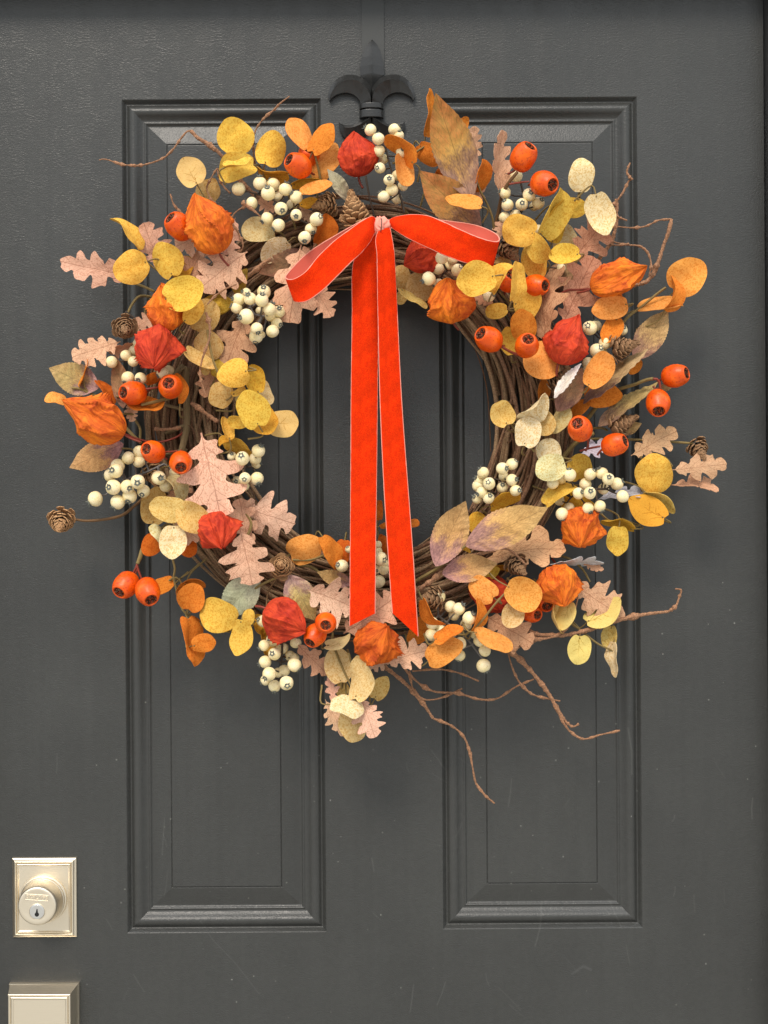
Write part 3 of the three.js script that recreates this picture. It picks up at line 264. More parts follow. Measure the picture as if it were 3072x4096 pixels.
const BOW = {
  loopL: [[[-5.1,291.1,116.0],[-9.3,294.1,124.0],[-15.2,291.5,130.0],[-20.9,287.7,134.0],[-30.7,279.9,138.0],[-46.3,267.9,141.0],[-63.4,251.5,140.0],[-75.7,237.0,136.0],[-86.8,231.5,128.0],[-93.6,232.3,120.0],[-96.9,235.3,112.0],[-96.3,239.9,104.0],[-91.3,247.2,99.0],[-75.4,263.2,96.0],[-47.6,279.7,98.0],[-15.5,295.7,104.0]],[[-6.0,284.1,118.0],[-9.1,274.9,126.0],[-13.2,266.5,133.0],[-21.0,256.1,138.0],[-29.5,247.6,141.0],[-43.6,233.3,143.0],[-59.3,218.4,142.0],[-74.4,209.0,137.0],[-83.3,208.9,129.0],[-88.9,212.8,116.0],[-88.3,218.1,104.0],[-79.9,226.9,98.0],[-61.0,244.7,95.0],[-39.1,264.7,96.0],[-14.1,286.7,102.0]]],
  loopR: [[[5.4,290.7,116.0],[11.8,293.4,124.0],[20.3,294.4,130.0],[30.2,294.1,135.0],[44.2,291.4,140.0],[58.1,285.4,143.0],[76.3,276.3,144.0],[91.9,270.0,141.0],[105.0,266.8,135.0],[113.5,267.2,126.0],[117.0,270.9,116.0],[115.5,277.8,106.0],[107.6,284.3,101.0],[94.7,289.9,98.0],[73.0,293.8,98.0],[36.7,296.8,100.0],[7.6,293.4,104.0]],[[7.5,288.0,118.0],[11.7,281.9,126.0],[18.8,275.3,132.0],[25.7,270.1,137.0],[35.5,264.8,141.0],[46.6,259.1,144.0],[63.4,250.7,146.0],[83.2,244.5,142.0],[97.7,242.3,136.0],[106.9,242.9,127.0],[110.8,246.5,116.0],[108.4,252.6,106.0],[101.6,257.8,101.0],[85.9,265.1,97.0],[65.6,272.5,97.0],[36.6,281.1,99.0],[9.0,286.3,103.0]]],
  tailL: [[[-13.1,281.9,112.0],[-19.2,271.2,115.0],[-25.8,258.8,117.0],[-29.6,244.0,117.0],[-30.4,197.9,115.0],[-32.0,114.5,113.0],[-33.0,30.9,113.0],[-34.0,-43.4,114.0],[-34.9,-113.9,115.0]],[[-1.5,281.0,116.0],[-3.4,270.3,119.0],[-4.4,258.1,120.0],[-4.5,243.5,119.0],[-4.9,197.5,117.0],[-5.9,114.2,115.0],[-7.4,30.7,115.0],[-8.9,-43.5,116.0],[-9.7,-101.4,117.0]]],
  tailR: [[[-3.3,281.8,122.0],[-6.2,269.6,128.0],[-4.9,256.4,130.0],[-4.9,248.3,129.0],[-4.4,196.8,122.0],[-3.1,114.0,118.0],[-0.0,30.6,117.0],[4.1,-43.6,118.0],[7.9,-101.4,119.0]],[[7.7,283.2,124.0],[9.9,271.8,128.0],[11.7,257.8,129.0],[12.5,242.0,127.0],[14.5,196.7,122.0],[18.2,113.8,118.0],[23.6,30.4,117.0],[28.6,-43.7,118.0],[33.1,-124.3,119.0]]],
  knot: [[-8.8,291.6,124.0],[5.0,280.4,124.0]],
};
const FLEUR = {
  petalA: [[-9.3,508.5],[-12.8,505.1],[-16.4,499.8],[-18.9,495.0],[-20.5,490.1],[-21.6,485.3],[-22.2,480.4],[-22.4,475.6],[-22.1,470.7],[-20.0,466.8],[-16.2,461.9],[-12.8,457.0],[-10.6,452.1]],
  petalB: [[-9.3,508.5],[-5.7,505.0],[-2.3,499.7],[-0.1,494.9],[1.3,490.0],[2.5,485.1],[2.9,480.2],[3.3,475.4],[2.9,470.5],[0.9,466.6],[-3.0,461.8],[-6.7,457.0],[-9.7,452.1]],
  lobeA: [[-55.2,442.7],[-56.8,446.6],[-56.7,450.5],[-55.6,454.9],[-53.6,458.7],[-51.0,462.3],[-47.8,465.6],[-44.3,467.9],[-39.9,469.8],[-35.6,470.5],[-30.7,470.3],[-26.3,469.5],[-22.4,468.1],[-18.6,466.1],[-15.2,463.3],[-12.3,459.9],[-10.4,456.0],[-10.0,450.2],[-10.1,443.4],[-10.1,438.1]],
  lobeR: [[-55.1,442.9],[-54.9,446.1],[-53.8,449.5],[-52.0,452.9],[-49.5,456.1],[-46.3,458.9],[-42.9,461.1],[-39.5,462.3],[-36.1,463.0],[-32.7,463.2],[-28.8,462.7],[-24.9,461.5],[-21.2,459.2],[-18.0,456.3],[-15.3,452.9],[-13.1,449.2],[-11.8,445.8],[-11.1,442.4],[-10.9,440.0],[-10.9,438.1]],
  lobeB: [[-54.8,442.9],[-53.3,445.4],[-51.1,447.2],[-48.4,449.0],[-45.9,449.9],[-43.5,450.7],[-41.1,451.2],[-38.6,451.3],[-36.2,451.2],[-33.8,450.7],[-30.8,449.7],[-28.4,448.4],[-26.5,446.9],[-24.8,445.2],[-23.6,443.5],[-22.7,441.7],[-22.3,440.5],[-22.1,439.6],[-22.0,438.8],[-22.0,438.2]],
  footA: [[-45.8,419.7],[-43.2,417.9],[-39.8,417.0],[-36.4,416.5],[-33.0,416.5],[-29.6,417.0],[-26.7,418.0],[-24.2,419.6],[-22.9,421.6],[-22.1,423.4]],
  footR: [[-45.8,419.3],[-43.7,416.2],[-40.8,414.0],[-37.4,412.8],[-33.5,412.4],[-29.6,412.6],[-25.3,413.7],[-20.4,416.2],[-15.5,419.6],[-11.0,423.3]],
  footB: [[-45.9,419.1],[-45.7,414.9],[-44.5,411.0],[-42.8,407.6],[-39.9,403.7],[-35.1,400.7],[-29.2,400.2],[-22.4,402.1],[-15.6,406.4],[-10.3,414.2]],
  collar: [[-22.0,438.6],[1.0,438.4],[0.9,423.2],[-22.1,423.4]],
  bands: [[-22.0,432.7],[-22.0,431.6]],
  strap: [[-20.4,552.8],[3.6,552.6],[5.2,352.8]],
};

// ---------- the setting: porch floor and the frame that the door is set back in ----------
const concrete = std({ map: rep(texture(256, 256, (u, v) => { const n = 0.62 + 0.12 * (tfbm(u, v, 6, 6, 3) - 0.5) + 0.1 * (tnoise(u, v, 120, 120, 5) - 0.5); return [n, n * 0.98, n * 0.94]; }), 12, 12), roughness: 0.9 });
const floor = mesh('porch_floor', new THREE.PlaneGeometry(24, 24).rotateX(-Math.PI / 2), concrete, scene); floor.position.z = 10; floor.userData = { kind: 'structure', label: 'pale concrete porch floor in front of the door', category: 'floor' };

const paintBump = texture(512, 512, (u, v) => {
  const a = tfbm(u, v, 34, 76, 11, 3), b = tfbm(u, v, 90, 9, 23, 3), c = tfbm(u, v, 7, 5, 31, 2), d = tfbm(u, v, 110, 130, 41, 2);
  const k = smooth(0.42, 0.6, c);
  return 0.5 + (0.55 * (a - 0.5)) * (1 - 0.5 * k) + 0.22 * (b - 0.5) * k + 0.3 * (d - 0.5);
}, false);
const paintMap = (() => {
  const c = document.createElement('canvas'); c.width = 1024; c.height = 1366; const x = c.getContext('2d');
  const im = x.createImageData(1024, 1366);
  for (let j = 0; j < 1366; j++) for (let i = 0; i < 1024; i++) {
    const u = i / 1024, v = j / 1366, s = tfbm(u, v, 9, 12, 51, 4) - 0.5, f = tnoise(u, v, 300, 400, 60) - 0.5, st = tfbm(u, v, 140, 6, 71, 2) - 0.5;
    const n = 56 + 9 * s + 3.5 * f + 3 * st, k = 4 * (j * 1024 + i);
    im.data[k] = n; im.data[k + 1] = n * 1.005; im.data[k + 2] = n * 0.965; im.data[k + 3] = 255;
  }
  x.putImageData(im, 0, 0);
  const px = (X, Y) => [512 + X / 900 * 1024, 683 - Y / 1200 * 1366];   // mm on the door face
  x.lineCap = 'round';
  const scratch = (pts, w, al, col = '190,190,182') => { x.strokeStyle = `rgba(${col},${al})`; x.lineWidth = w; x.beginPath(); pts.forEach(([X, Y], i) => { const p = px(X, Y); i ? x.lineTo(p[0], p[1]) : x.moveTo(p[0], p[1]); }); x.stroke(); };
  for (let i = 0; i < 150; i++) { const p = px(rr(-410, 410), rr(-550, -40)), g = rr(120, 235) | 0; x.fillStyle = `rgba(${g},${g},${g - 12},${rr(0.35, 0.9)})`; x.beginPath(); x.arc(p[0], p[1], rr(0.3, 0.85), 0, 7); x.fill(); }
  for (let i = 0; i < 30; i++) { const X = rr(-380, 400), Y = rr(-550, -250), L = rr(6, 34), a = rr(-2.2, -0.6); scratch([[X, Y], [X + L * 0.5 * Math.cos(a) + rr(-1, 1), Y + L * 0.5 * Math.sin(a)], [X + L * Math.cos(a), Y + L * Math.sin(a)]], rr(0.5, 1.1), rr(0.06, 0.2)); }
  scratch([[-202, -440], [-188, -461], [-164, -486], [-138, -520]], 0.9, 0.12); scratch([[200, -500], [212, -492], [220, -496]], 3, 0.09); scratch([[168, -425], [166, -448], [160, -470]], 1.6, 0.1);
  scratch([[-240, -330], [-243, -370]], 0.8, 0.16); scratch([[262, -235], [266, -260], [266, -285]], 2, 0.1);
  for (let i = 0; i < 260; i++) {                           // dull rubbed flecks in the paint
    const A = i % 2, p = px(A ? rr(-372, -350) + rr(-8, 8) : rr(-218, -206) + rr(-6, 6), A ? rr(415, 455) : rr(-350, -180)); x.fillStyle = `rgba(48,47,45,${rr(0.1, 0.4)})`; x.beginPath(); x.ellipse(p[0], p[1], rr(0.5, 1.4), rr(0.6, 3), rr(0, 3), 0, 7); x.fill();
  }
  const t = new THREE.CanvasTexture(c); t.colorSpace = THREE.SRGBColorSpace; t.wrapS = t.wrapT = THREE.RepeatWrapping;
  t.repeat.set(1 / 0.9, 1 / 1.2); t.offset.set(0.5, 0.5); return t;
})();
const paintRough = texture(256, 256, (u, v) => 0.82 + 0.34 * (tfbm(u, v, 40, 3, 91, 3) - 0.5) + 0.36 * (tfbm(u, v, 4, 5, 97, 4) - 0.5), false);
const paint = std({ map: paintMap, roughnessMap: rep(paintRough, 1.6, 1.2), bumpMap: rep(paintBump, 5), bumpScale: 0.00034, roughness: 0.43, metalness: 0 });
const framePaint = std({ color: 0x2b2a28, roughness: 0.5, bumpMap: rep(paintBump, 5), bumpScale: 0.0003 });
const EDGE = [-445, 413], TOP = 572, BOTTOM = -1388;
{
  const f = group('door_frame', scene, 0, MID, 0); f.userData = { kind: 'structure', label: 'dark painted frame that the door is set back in', category: 'door frame' };
  const bar = (n, x0, x1, y0, y1, z0, z1) => mesh(n, new THREE.BoxGeometry((x1 - x0) / 1000, (y1 - y0) / 1000, (z1 - z0) / 1000).translate((x0 + x1) / 2000, (y0 + y1) / 2000, (z0 + z1) / 2000), framePaint, f);
  bar('jamb', EDGE[0] - 120, EDGE[0] - 2, BOTTOM - 10, TOP, -60, 36); bar('jamb', EDGE[1] + 2, EDGE[1] + 120, BOTTOM - 10, TOP, -60, 36); bar('head', EDGE[0] - 120, EDGE[1] + 120, TOP + 2, TOP + 160, -60, 50);
}

// ---------- the door ----------
const door = group('front_door', scene, 0, MID, 0); door.userData = { label: 'dark grey painted front door with two tall raised panels', category: 'door' };
const PANELS = [[-280.6, -64.9, -453.1, 447.5], [60.4, 276.6, -451.2, 447.1]];
{
  const s = new THREE.Shape([[EDGE[0], BOTTOM], [EDGE[1], BOTTOM], [EDGE[1], TOP], [EDGE[0], TOP]].map(([x, y]) => new THREE.Vector2(x / 1000, y / 1000)));
  for (const [a, b, c, d] of PANELS) s.holes.push(new THREE.Path([[a, c], [a, d], [b, d], [b, c]].map(([x, y]) => new THREE.Vector2(x / 1000, y / 1000))));
  mesh('slab', new THREE.ExtrudeGeometry(s, { depth: 0.044, bevelEnabled: false }).translate(0, 0, -0.044), paint, door);
  const prof = spline([[0, 0], [0.5, -0.25], [3.8, -4.3], [4.6, -4.9], [5.6, -4.7], [8.5, -2.2], [11, -0.9], [13, -0.7], [15.5, -1.6], [19, -4.4], [21.6, -6.0], [23.2, -6.2], [24.4, -5.7], [25.2, -5.8], [27, -7.3], [28.2, -7.7], [29, -7.6], [47.2, -3.1], [48, -3.15], [48.3, -3.8], [48.9, -3.8], [49.3, -2.7], [50, -2.5]], 150);
  for (const [a, b, c, d] of PANELS) {
    const p = group('panel', door);
    mesh('moulding', frameSweep(a, b, c, d, prof), paint, p);
    mesh('raised_field', frameSweep(a + 50, b - 50, c + 50, d - 50, [[0, -2.5], [5, -2.5]], true), paint, p);
  }
}
const brushed = texture(256, 256, (u, v) => 0.5 + 0.5 * (tfbm(u, v, 4, 120, 81, 2) - 0.5) + 0.25 * (tfbm(u, v, 12, 12, 87) - 0.5), false);
const nickel = std({ color: new THREE.Color(0.8, 0.71, 0.56), metalness: 1, roughness: 0.42, bumpMap: rep(brushed, 20), bumpScale: 0.00008 });
const nickelBright = std({ color: new THREE.Color(0.72, 0.71, 0.68), metalness: 1, roughness: 0.3 });
const black = std({ color: 0x080808, roughness: 0.7 });
const CYL = [-369.3, -413.7];                                // axis of the lock, mm
{
  const d = group('deadbolt', door);
  mesh('escutcheon', frameSweep(-403.6, -334.4, -455.9, -370.4, [[0, 0], [0, 2], [0.2, 2.5], [0.8, 2.9], [2.6, 4.0], [2.9, 5.4], [3.4, 6.0], [4.2, 6.1], [4.6, 5.6], [4.9, 4.2], [5.6, 4.2], [5.8, 5.8], [6.3, 6.4], [6.9, 6.4], [7.3, 5.6], [7.6, 4.8], [8.6, 4.8]], true), nickel, d);
  const lathe = (pts, m, n) => { const o = mesh(n, new THREE.LatheGeometry(spline(pts, 60).map(([x, y]) => new THREE.Vector2(x / 1000, y / 1000)), 64).rotateX(Math.PI / 2), m, d); o.position.set(CYL[0] / 1000, CYL[1] / 1000, 0); return o; };
  lathe([[25.6, 4.5], [25.6, 8], [25.2, 9.2], [24.2, 9.6], [23.7, 10.4], [23.8, 11.6], [23.4, 12.6], [22.6, 13.4], [21.4, 26], [20.6, 33], [19.6, 35.2], [18, 35.8], [12, 35.6], [0.01, 35.6]], nickel, 'cylinder_guard');
  lathe([[8.6, 35.2], [8.6, 35.9], [8.2, 36.1], [7.9, 35.7]], nickel, 'plug_rim');
  lathe([[7.8, 35], [7.8, 36.2], [7.4, 36.5], [0.01, 36.5]], nickelBright, 'key_plug').position.y -= 0.0058;
  d.children.find((o) => o.name === 'plug_rim').position.y -= 0.0058;
  const key = new THREE.Shape(); key.absarc(0, -2.7, 2.3, 0, Math.PI * 2); const slot = new THREE.Shape([[-1, -1.2], [1, -1.2], [0.8, 2.9], [-0.2, 3.2], [-0.7, 1.4]].map(([x, y]) => new THREE.Vector2(x, y)));
  mesh('keyway', new THREE.ExtrudeGeometry([key, slot], { depth: 0.12, bevelEnabled: false }).scale(0.001, 0.001, 0.001).translate(CYL[0] / 1000, CYL[1] / 1000 - 0.0058, 0.03672), black, d);
  const font = await new FontLoader().loadAsync('fonts/droid/droid_sans_bold.typeface.json');
  const tg = new TextGeometry('SCHLAGE', { font, size: 3.4, depth: 0.7, curveSegments: 3, bevelEnabled: true, bevelSize: 0.08, bevelThickness: 0.1, bevelSegments: 1 });
  tg.computeBoundingBox(); const bb = tg.boundingBox, wd = bb.max.x - bb.min.x;
  tg.translate(-(bb.max.x + bb.min.x) / 2, -1.7, 0).scale(22 / wd, 1, 1).rotateZ(-4 * RAD).scale(0.001, 0.001, 0.001).translate(CYL[0] / 1000, CYL[1] / 1000 + 0.0092, 0.0355);
  mesh('maker_name', tg, nickel, d);
  const bd = frameSweep(-12.6, 12.6, -3.3, 3.3, [[0, 35.4], [0.1, 36], [0.6, 36], [0.7, 35.4]]).rotateZ(-4 * RAD).translate(CYL[0] / 1000, CYL[1] / 1000 + 0.0092, 0);
  mesh('name_border', bd, nickel, d);
  const h = group('handle_plate', door);
  mesh('plate', frameSweep(-407.3, -332.2, -640, -505, [[0, 0], [0, 5], [0.3, 6.2], [1.2, 7], [4.2, 24], [4.4, 26.5], [4.9, 27.4], [6.2, 27.5], [6.6, 26], [7.4, 26], [7.8, 27.6], [9.4, 27.7], [9.8, 26.2], [10.8, 26.2]], true), nickel, h);
}

// ---------- the fleur-de-lis hanger ----------
const hanger = group('wreath_hanger', scene, 0, MID, 0); hanger.userData = { label: 'dark metal fleur-de-lis wreath hanger hooked over the door', category: 'hanger' };
const iron = std({ color: 0x2a2a29, roughness: 0.3, metalness: 0, bumpMap: rep(paintBump, 14), bumpScale: 0.0001 });
{
  const roof = (A, R, B, k, z0, z1) => {                     // a ridge between two traced edges, with upright sides
    const pos = [], uv = [], idx = [], n = A.length;
    for (let i = 0; i < n; i++) {
      const h = Math.min(9, k * Math.hypot(A[i][0] - B[i][0], A[i][1] - B[i][1]), 0.4 + 13 * i / n), half = (p, q) => [lerp(p[0], q[0], 0.5), lerp(p[1], q[1], 0.5)];
      for (const [p, z] of [[A[i], z0], [A[i], z1], [half(A[i], R[i]), z1 + h * 0.4], [R[i], z1 + h], [half(B[i], R[i]), z1 + h * 0.4], [B[i], z1], [B[i], z0]]) { pos.push(p[0] / 1000, p[1] / 1000, z / 1000); uv.push(p[0] / 1000, p[1] / 1000); }
    }
    for (let i = 0; i < n - 1; i++) for (let q = 0; q < 6; q++) { const a = i * 7 + q, b = a + 7; idx.push(a, b, a + 1, b, b + 1, a + 1); }
    return toCreasedNormals(geo(pos, idx, uv), 0.3);
  };
  const dense = (a) => spline(a, 48), mir = (a) => a.map(([x, y]) => [2 * XC - x, y]), XC = (FLEUR.collar[0][0] + FLEUR.collar[1][0]) / 2 + 0.3;
  const A = dense(FLEUR.petalA), B = dense(FLEUR.petalB), R = A.map((p, i) => [(p[0] + B[i][0]) / 2, (p[1] + B[i][1]) / 2]);
  mesh('strap', new THREE.BoxGeometry(0.024, 0.36, 0.002).translate((FLEUR.strap[0][0] + FLEUR.strap[1][0]) / 2000, 0.41, 0.0012), std({ color: 0x373836, roughness: 0.42 }), hanger);
  const petal = group('fleur_de_lis', hanger);
  mesh('centre_petal', roof(A, R, B, 0.4, 0.5, 6), iron, petal);
  const la = dense(FLEUR.lobeA), lr = dense(FLEUR.lobeR), lb = dense(FLEUR.lobeB), hl = 0.5;
  mesh('side_petal', roof(lb, lr, la, hl, 0.5, 7), iron, petal); mesh('side_petal', roof(mir(la), mir(lr), mir(lb), hl, 0.5, 7), iron, petal);
  const fa = dense(FLEUR.footA), fr = dense(FLEUR.footR), fb = dense(FLEUR.footB);
  mesh('foot', roof(fb, fr, fa, hl, 0.5, 6), iron, petal); mesh('foot', roof(mir(fa), mir(fr), mir(fb), hl, 0.5, 6), iron, petal);
  const [c0, c1, c2] = FLEUR.collar, yb = FLEUR.bands[0][1];
  for (const [y0, y1] of [[yb + 0.3, c0[1]], [c2[1], yb - 1]]) {
    const sh = new THREE.Shape(spline([[c0[0] - 0.6, 1], [c0[0] - 0.6, 8], [c0[0] + 3, 12.4], [(c0[0] + c1[0]) / 2, 14], [c1[0] - 3, 12.4], [c1[0] + 0.6, 8], [c1[0] + 0.6, 1]], 40).map(([x, z]) => new THREE.Vector2(x / 1000, z / 1000)));
    mesh('collar', new THREE.ExtrudeGeometry(sh, { depth: (y1 - y0) / 1000 - 0.0014, bevelEnabled: true, bevelSize: 0.0006, bevelThickness: 0.0007, bevelSegments: 2 }).rotateX(Math.PI / 2).translate(0, y1 / 1000 - 0.0007, 0), iron, petal);
  }
}

// ---------- leaf surfaces ----------
const mottle = texture(512, 512, (u, v) => {
  const a = tfbm(u, v, 60, 60, 101, 3), b = tfbm(u, v, 9, 9, 107, 4), w = tfbm(u, v, 26, 34, 113, 3);
  const fleck = smooth(0.49, 0.63, a * 0.75 + w * 0.35 - 0.05), vein = smooth(0.035, 0, Math.abs(w - 0.5)) * smooth(0.45, 0.6, b) * 0.6;
  const k = clamp(0.8 * fleck + vein, 0, 1), l = 0.95 + 0.1 * (b - 0.5);
  return [l * (1 - 0.1 * k), l * (1 - 0.19 * k), l * (1 - 0.33 * k)];
});
const mottleBump = texture(256, 256, (u, v) => tfbm(u, v, 30, 30, 121, 4), false);
const veinsOf = (x, y, n, slope, w) => {                      // distance to a feathered pattern of veins; x 0..1 from base, y -0.5..0.5
  const mid = smooth(w * 1.5, 0, Math.abs(y)), s = (x - Math.abs(y) * slope) * n, d = Math.abs(s - Math.round(s)) / n;
  return Math.max(mid, smooth(w, 0, d) * 0.75);
};
const backTex = texture(256, 256, (u, v) => {
  const a = tfbm(u, v, 40, 40, 131, 3), w = (tfbm(u, v, 6, 6, 137, 3) - 0.5) * 0.16, y = v - 0.5 + w * 0.5, m = smooth(0.02 * (1.1 - u), 0, Math.abs(y)) * smooth(0.75, 0.5, u);
  const s = (u + w - Math.abs(y) * 0.9) * 4.3 + (y > 0 ? 0.3 : 0), i = Math.round(s), d = Math.abs(s - i) / 4.3, sv = i > 0 && i < 3 ? smooth(0.016, 0.002, d) * smooth(0.26, 0.12, Math.abs(y)) : 0;
  const k = Math.max(m, sv) * 1.3 + 0.5 * smooth(0.55, 0.68, a), l = 0.98 + 0.1 * (a - 0.5); return [l * (1 - 0.16 * k), l * (1 - 0.22 * k), l * (1 - 0.34 * k)];
});
const oakTex = texture(512, 512, (u, v) => {
  const a = tfbm(u, v, 70, 70, 141, 2), b = tfbm(u, v, 7, 7, 147, 4), wob = (tfbm(u, v, 12, 12, 151, 2) - 0.5) * 0.05, y = v - 0.5 + wob * 0.5;
  const ve = veinsOf(u + wob, y, 6, 0.75, 0.011), net = smooth(0.03, 0, Math.abs(tfbm(u, v, 24, 24, 157, 2) - 0.5)) * 0.35, fl = smooth(0.56, 0.72, a * 0.7 + b * 0.4) * 0.6;
  const k = clamp(ve * 0.85 + net * 0.7 + fl * 0.95, 0, 1), l = 0.97 + 0.16 * (b - 0.5);
  return [l * (1 - 0.24 * k), l * (1 - 0.3 * k), l * (1 - 0.32 * k)];
});
const hexc = (h) => { const c = new THREE.Color(h); c.convertLinearToSRGB(); return [c.r, c.g, c.b]; };
function longTex(c0, c1, c2, z) {                             // base dye, middle dye, tip dye
  const A = hexc(c0), B = hexc(c1), C = hexc(c2), mix = (p, q, t) => p.map((e, i) => lerp(e, q[i], t));
  return texture(256, 256, (u, v) => {
    const n = tfbm(u, v, 5, 5, z, 4) - 0.5, f = tfbm(u, v, 48, 48, z + 5, 2) - 0.5, y = v - 0.5;
    const e = Math.abs(y) * 2; let c = mix(A, B, smooth(0.05, 0.6, u * 1.15 - 0.35 * e * (1 - u) + n * 0.55 + f * 0.25)); c = mix(c, C, smooth(0.35, 1.0, u * 0.8 + 0.3 * e * u + n * 0.6 + f * 0.3));
    const ve = veinsOf(u + n * 0.12, y + n * 0.04, 8, 0.8, 0.009), net = smooth(0.04, 0, Math.abs(tfbm(u, v, 20, 20, z + 9, 2) - 0.5)) * 0.5;
    const k = 1.06 - 0.2 * ve - 0.2 * net + 0.3 * f + 0.3 * n; return c.map((e) => e * k);
  });
}
const EUC = { yellow: 0xe8ba50, yellowl: 0xeecb6a, gold: 0xd9a238, goldt: 0xcda544, cream: 0xebd9aa, creamd: 0xe6ce90, honey: 0xdeba74, honeyl: 0xe3c67a, tan: 0xcba86c, tan2: 0xd9bf8a, orange: 0xe08430, orangel: 0xec9f50, deep: 0xca661e };
const FAMILY = { yellow: 'yellow', yellowl: 'yellow', gold: 'yellow', goldt: 'yellow', orange: 'orange', orangel: 'orange', deep: 'orange' };
const eucMat = {}, eucBack = {};
for (const k in EUC) {
  eucMat[k] = matte({ color: EUC[k], map: mottle, bumpMap: mottleBump, bumpScale: 0.00025, roughness: 0.85, vertexColors: true });
  eucBack[k] = matte({ color: EUC[k], map: backTex, bumpMap: mottleBump, bumpScale: 0.0002, roughness: 0.9, vertexColors: true });
}
const OAK = { rose: 0xe2b190, rosel: 0xe8bb9b, brown: 0xc99775, brownl: 0xd6a782, white: 0xd8d2dc }, oakMat = {};
for (const k in OAK) oakMat[k] = matte({ color: OAK[k], map: oakTex, bumpMap: mottleBump, bumpScale: 0.0002, roughness: 0.85, vertexColors: true });
const LONG = { amber: ['#8a6a5c', '#a98448', '#9a6238'], umber: ['#7a5848', '#8f6f4e', '#8a5f48'], khaki: ['#806052', '#a5875a', '#b09468'], plum: ['#9a736c', '#b28a56', '#a98a5c'], green: ['#9d7c74', '#a8945c', '#a38a5a'], sage: ['#b0a48c', '#a8a284', '#8f8c78'], whiteleaf: ['#dcd6cc', '#d8d2c0', '#d8d4d4'] }, longMat = {};
let zi = 200; for (const k in LONG) longMat[k] = matte({ map: longTex(...LONG[k], (zi += 20)), roughness: 0.8, vertexColors: true, bumpMap: mottleBump, bumpScale: 0.0002 });
const olive = std({ color: 0x8a7444, roughness: 0.8, bumpMap: rep(mottleBump.clone(), 1, 2), bumpScale: 0.0004 }), stemMats = { olive, brown: std({ color: 0x6e5030, roughness: 0.8 }), red: std({ color: 0x7e2f1c, roughness: 0.5 }), dark: std({ color: 0x45392f, roughness: 0.7 }), grey: std({ color: 0x77716c, roughness: 0.7 }), tape: std({ color: 0x86704c, roughness: 0.85, bumpMap: rep(mottleBump.clone(), 1, 2), bumpScale: 0.001 }) };

// ---------- the wreath ----------
const wreath = group('autumn_wreath', scene, 0, MID, 0); wreath.userData = { label: 'round autumn wreath of vines, fabric leaves, berries and paper lanterns', category: 'wreath' };
const CX = -22, CY = 98, RM = 184;                            // middle of the vine ring, mm
const barkTex = texture(128, 512, (u, v) => { const a = tfbm(u, v, 10, 12, 301, 4), b = tfbm(u, v, 24, 70, 307, 2), l = 0.78 + 0.5 * (a - 0.5) + 0.35 * (b - 0.5); return [l, l * 0.97, l * 0.93]; });
const barkBump = texture(128, 512, (u, v) => tfbm(u, v, 16, 40, 311, 4), false);
const vineMats = [0xb2926e, 0x9b7858, 0xc09e7a, 0x8f6648, 0xae8566].map((c) => std({ color: c, map: barkTex, bumpMap: barkBump, bumpScale: 0.0006, roughness: 0.85 }));
{
  const ring = group('vine_ring', wreath);
  for (let i = 0; i < 190; i++) {
    const front = i > 120, a0 = rr(0, 360), span = rr(70, 300), ph = rr(0, 6.28), tw = rr(-0.7, 0.7), rho = Math.sqrt(rr(0.08, 1)), n = Math.round(span / 14), sd = rr(0, 99);
    const R = i < 18 ? rr(2.6, 4) : i < 90 || (front && i % 3) ? rr(1.4, 2.7) : rr(0.7, 1.3), pts = [];
    for (let k = 0; k <= n; k++) {
      const a = (a0 + span * k / n) * RAD, w = 1 + 0.25 * noise3(a * 1.3, sd, 1), r = RM + 42 * rho * w * Math.cos(ph + tw * a * 2) + 5 * noise3(a * 3, sd, 5), z = front ? 46 + 6 * noise3(a * 2, sd, 9) : 28 + 21 * rho * Math.sin(ph + tw * a * 2) + 4 * noise3(a * 3, sd, 9);
      pts.push(V(CX + r * Math.cos(a), CY + r * 1.02 * Math.sin(a), clamp(z, R + 1, 56)));
    }
    const sag = rr(0, 50);
    mesh('vine', limb(pts, (t) => R / 1000 * (0.75 + 0.25 * Math.sin(Math.PI * t)) * (1 + 0.12 * noise3(t * span / 7, sag, 2)), R > 2 ? 8 : 6, clamp(Math.round(span / 3.2), 20, 90), 0.1), vineMats[i % 5], ring);
  }
  for (let i = 0; i < 48; i++) {                             // short stubs and curled tendrils
    const a = rr(0, 6.28), r = RM + rr(-34, 40), z = rr(40, 58), t0 = rr(0, 6.28), pts = [], c = rr(3, 9), turns = rr(0.6, 1.5), lean = rr(-10, 10), grow = rr(8, 26);
    for (let k = 0; k <= 10; k++) { const q = k / 10, b = t0 + turns * 6.28 * q; pts.push(V(CX + r * Math.cos(a) + c * Math.cos(b) * (0.4 + 0.6 * q) + lean * q, CY + r * Math.sin(a) + c * Math.sin(b) * (0.4 + 0.6 * q) + grow * q, z + 6 * Math.sin(b) + 4 * q)); }
    mesh('tendril', limb(pts, (t) => 0.0007 * (1.1 - 0.4 * t), 5, 28, 0.15), vineMats[3 + (i % 2)], ring);
  }
  const b = [];                                              // cord wound round the taped stems
  for (const [y, tilt] of [[-10, 4], [12, -3], [28, 5], [46, 8], [-34, 2]]) { const p = []; for (let k = 0; k <= 14; k++) { const q = k / 14 * 6.28; p.push(V(-216 + 10.5 * Math.cos(q), CY + y + tilt * Math.cos(q), 56 + 9 * Math.sin(q))); } b.push(p); }
  for (const p of b) mesh('binding', limb(p, () => 0.0017, 6, 30, 0.12), stemMats.tape, ring);
}
const twigMat = std({ color: 0xdca680, map: barkTex, bumpMap: barkBump, bumpScale: 0.001, roughness: 0.85 });
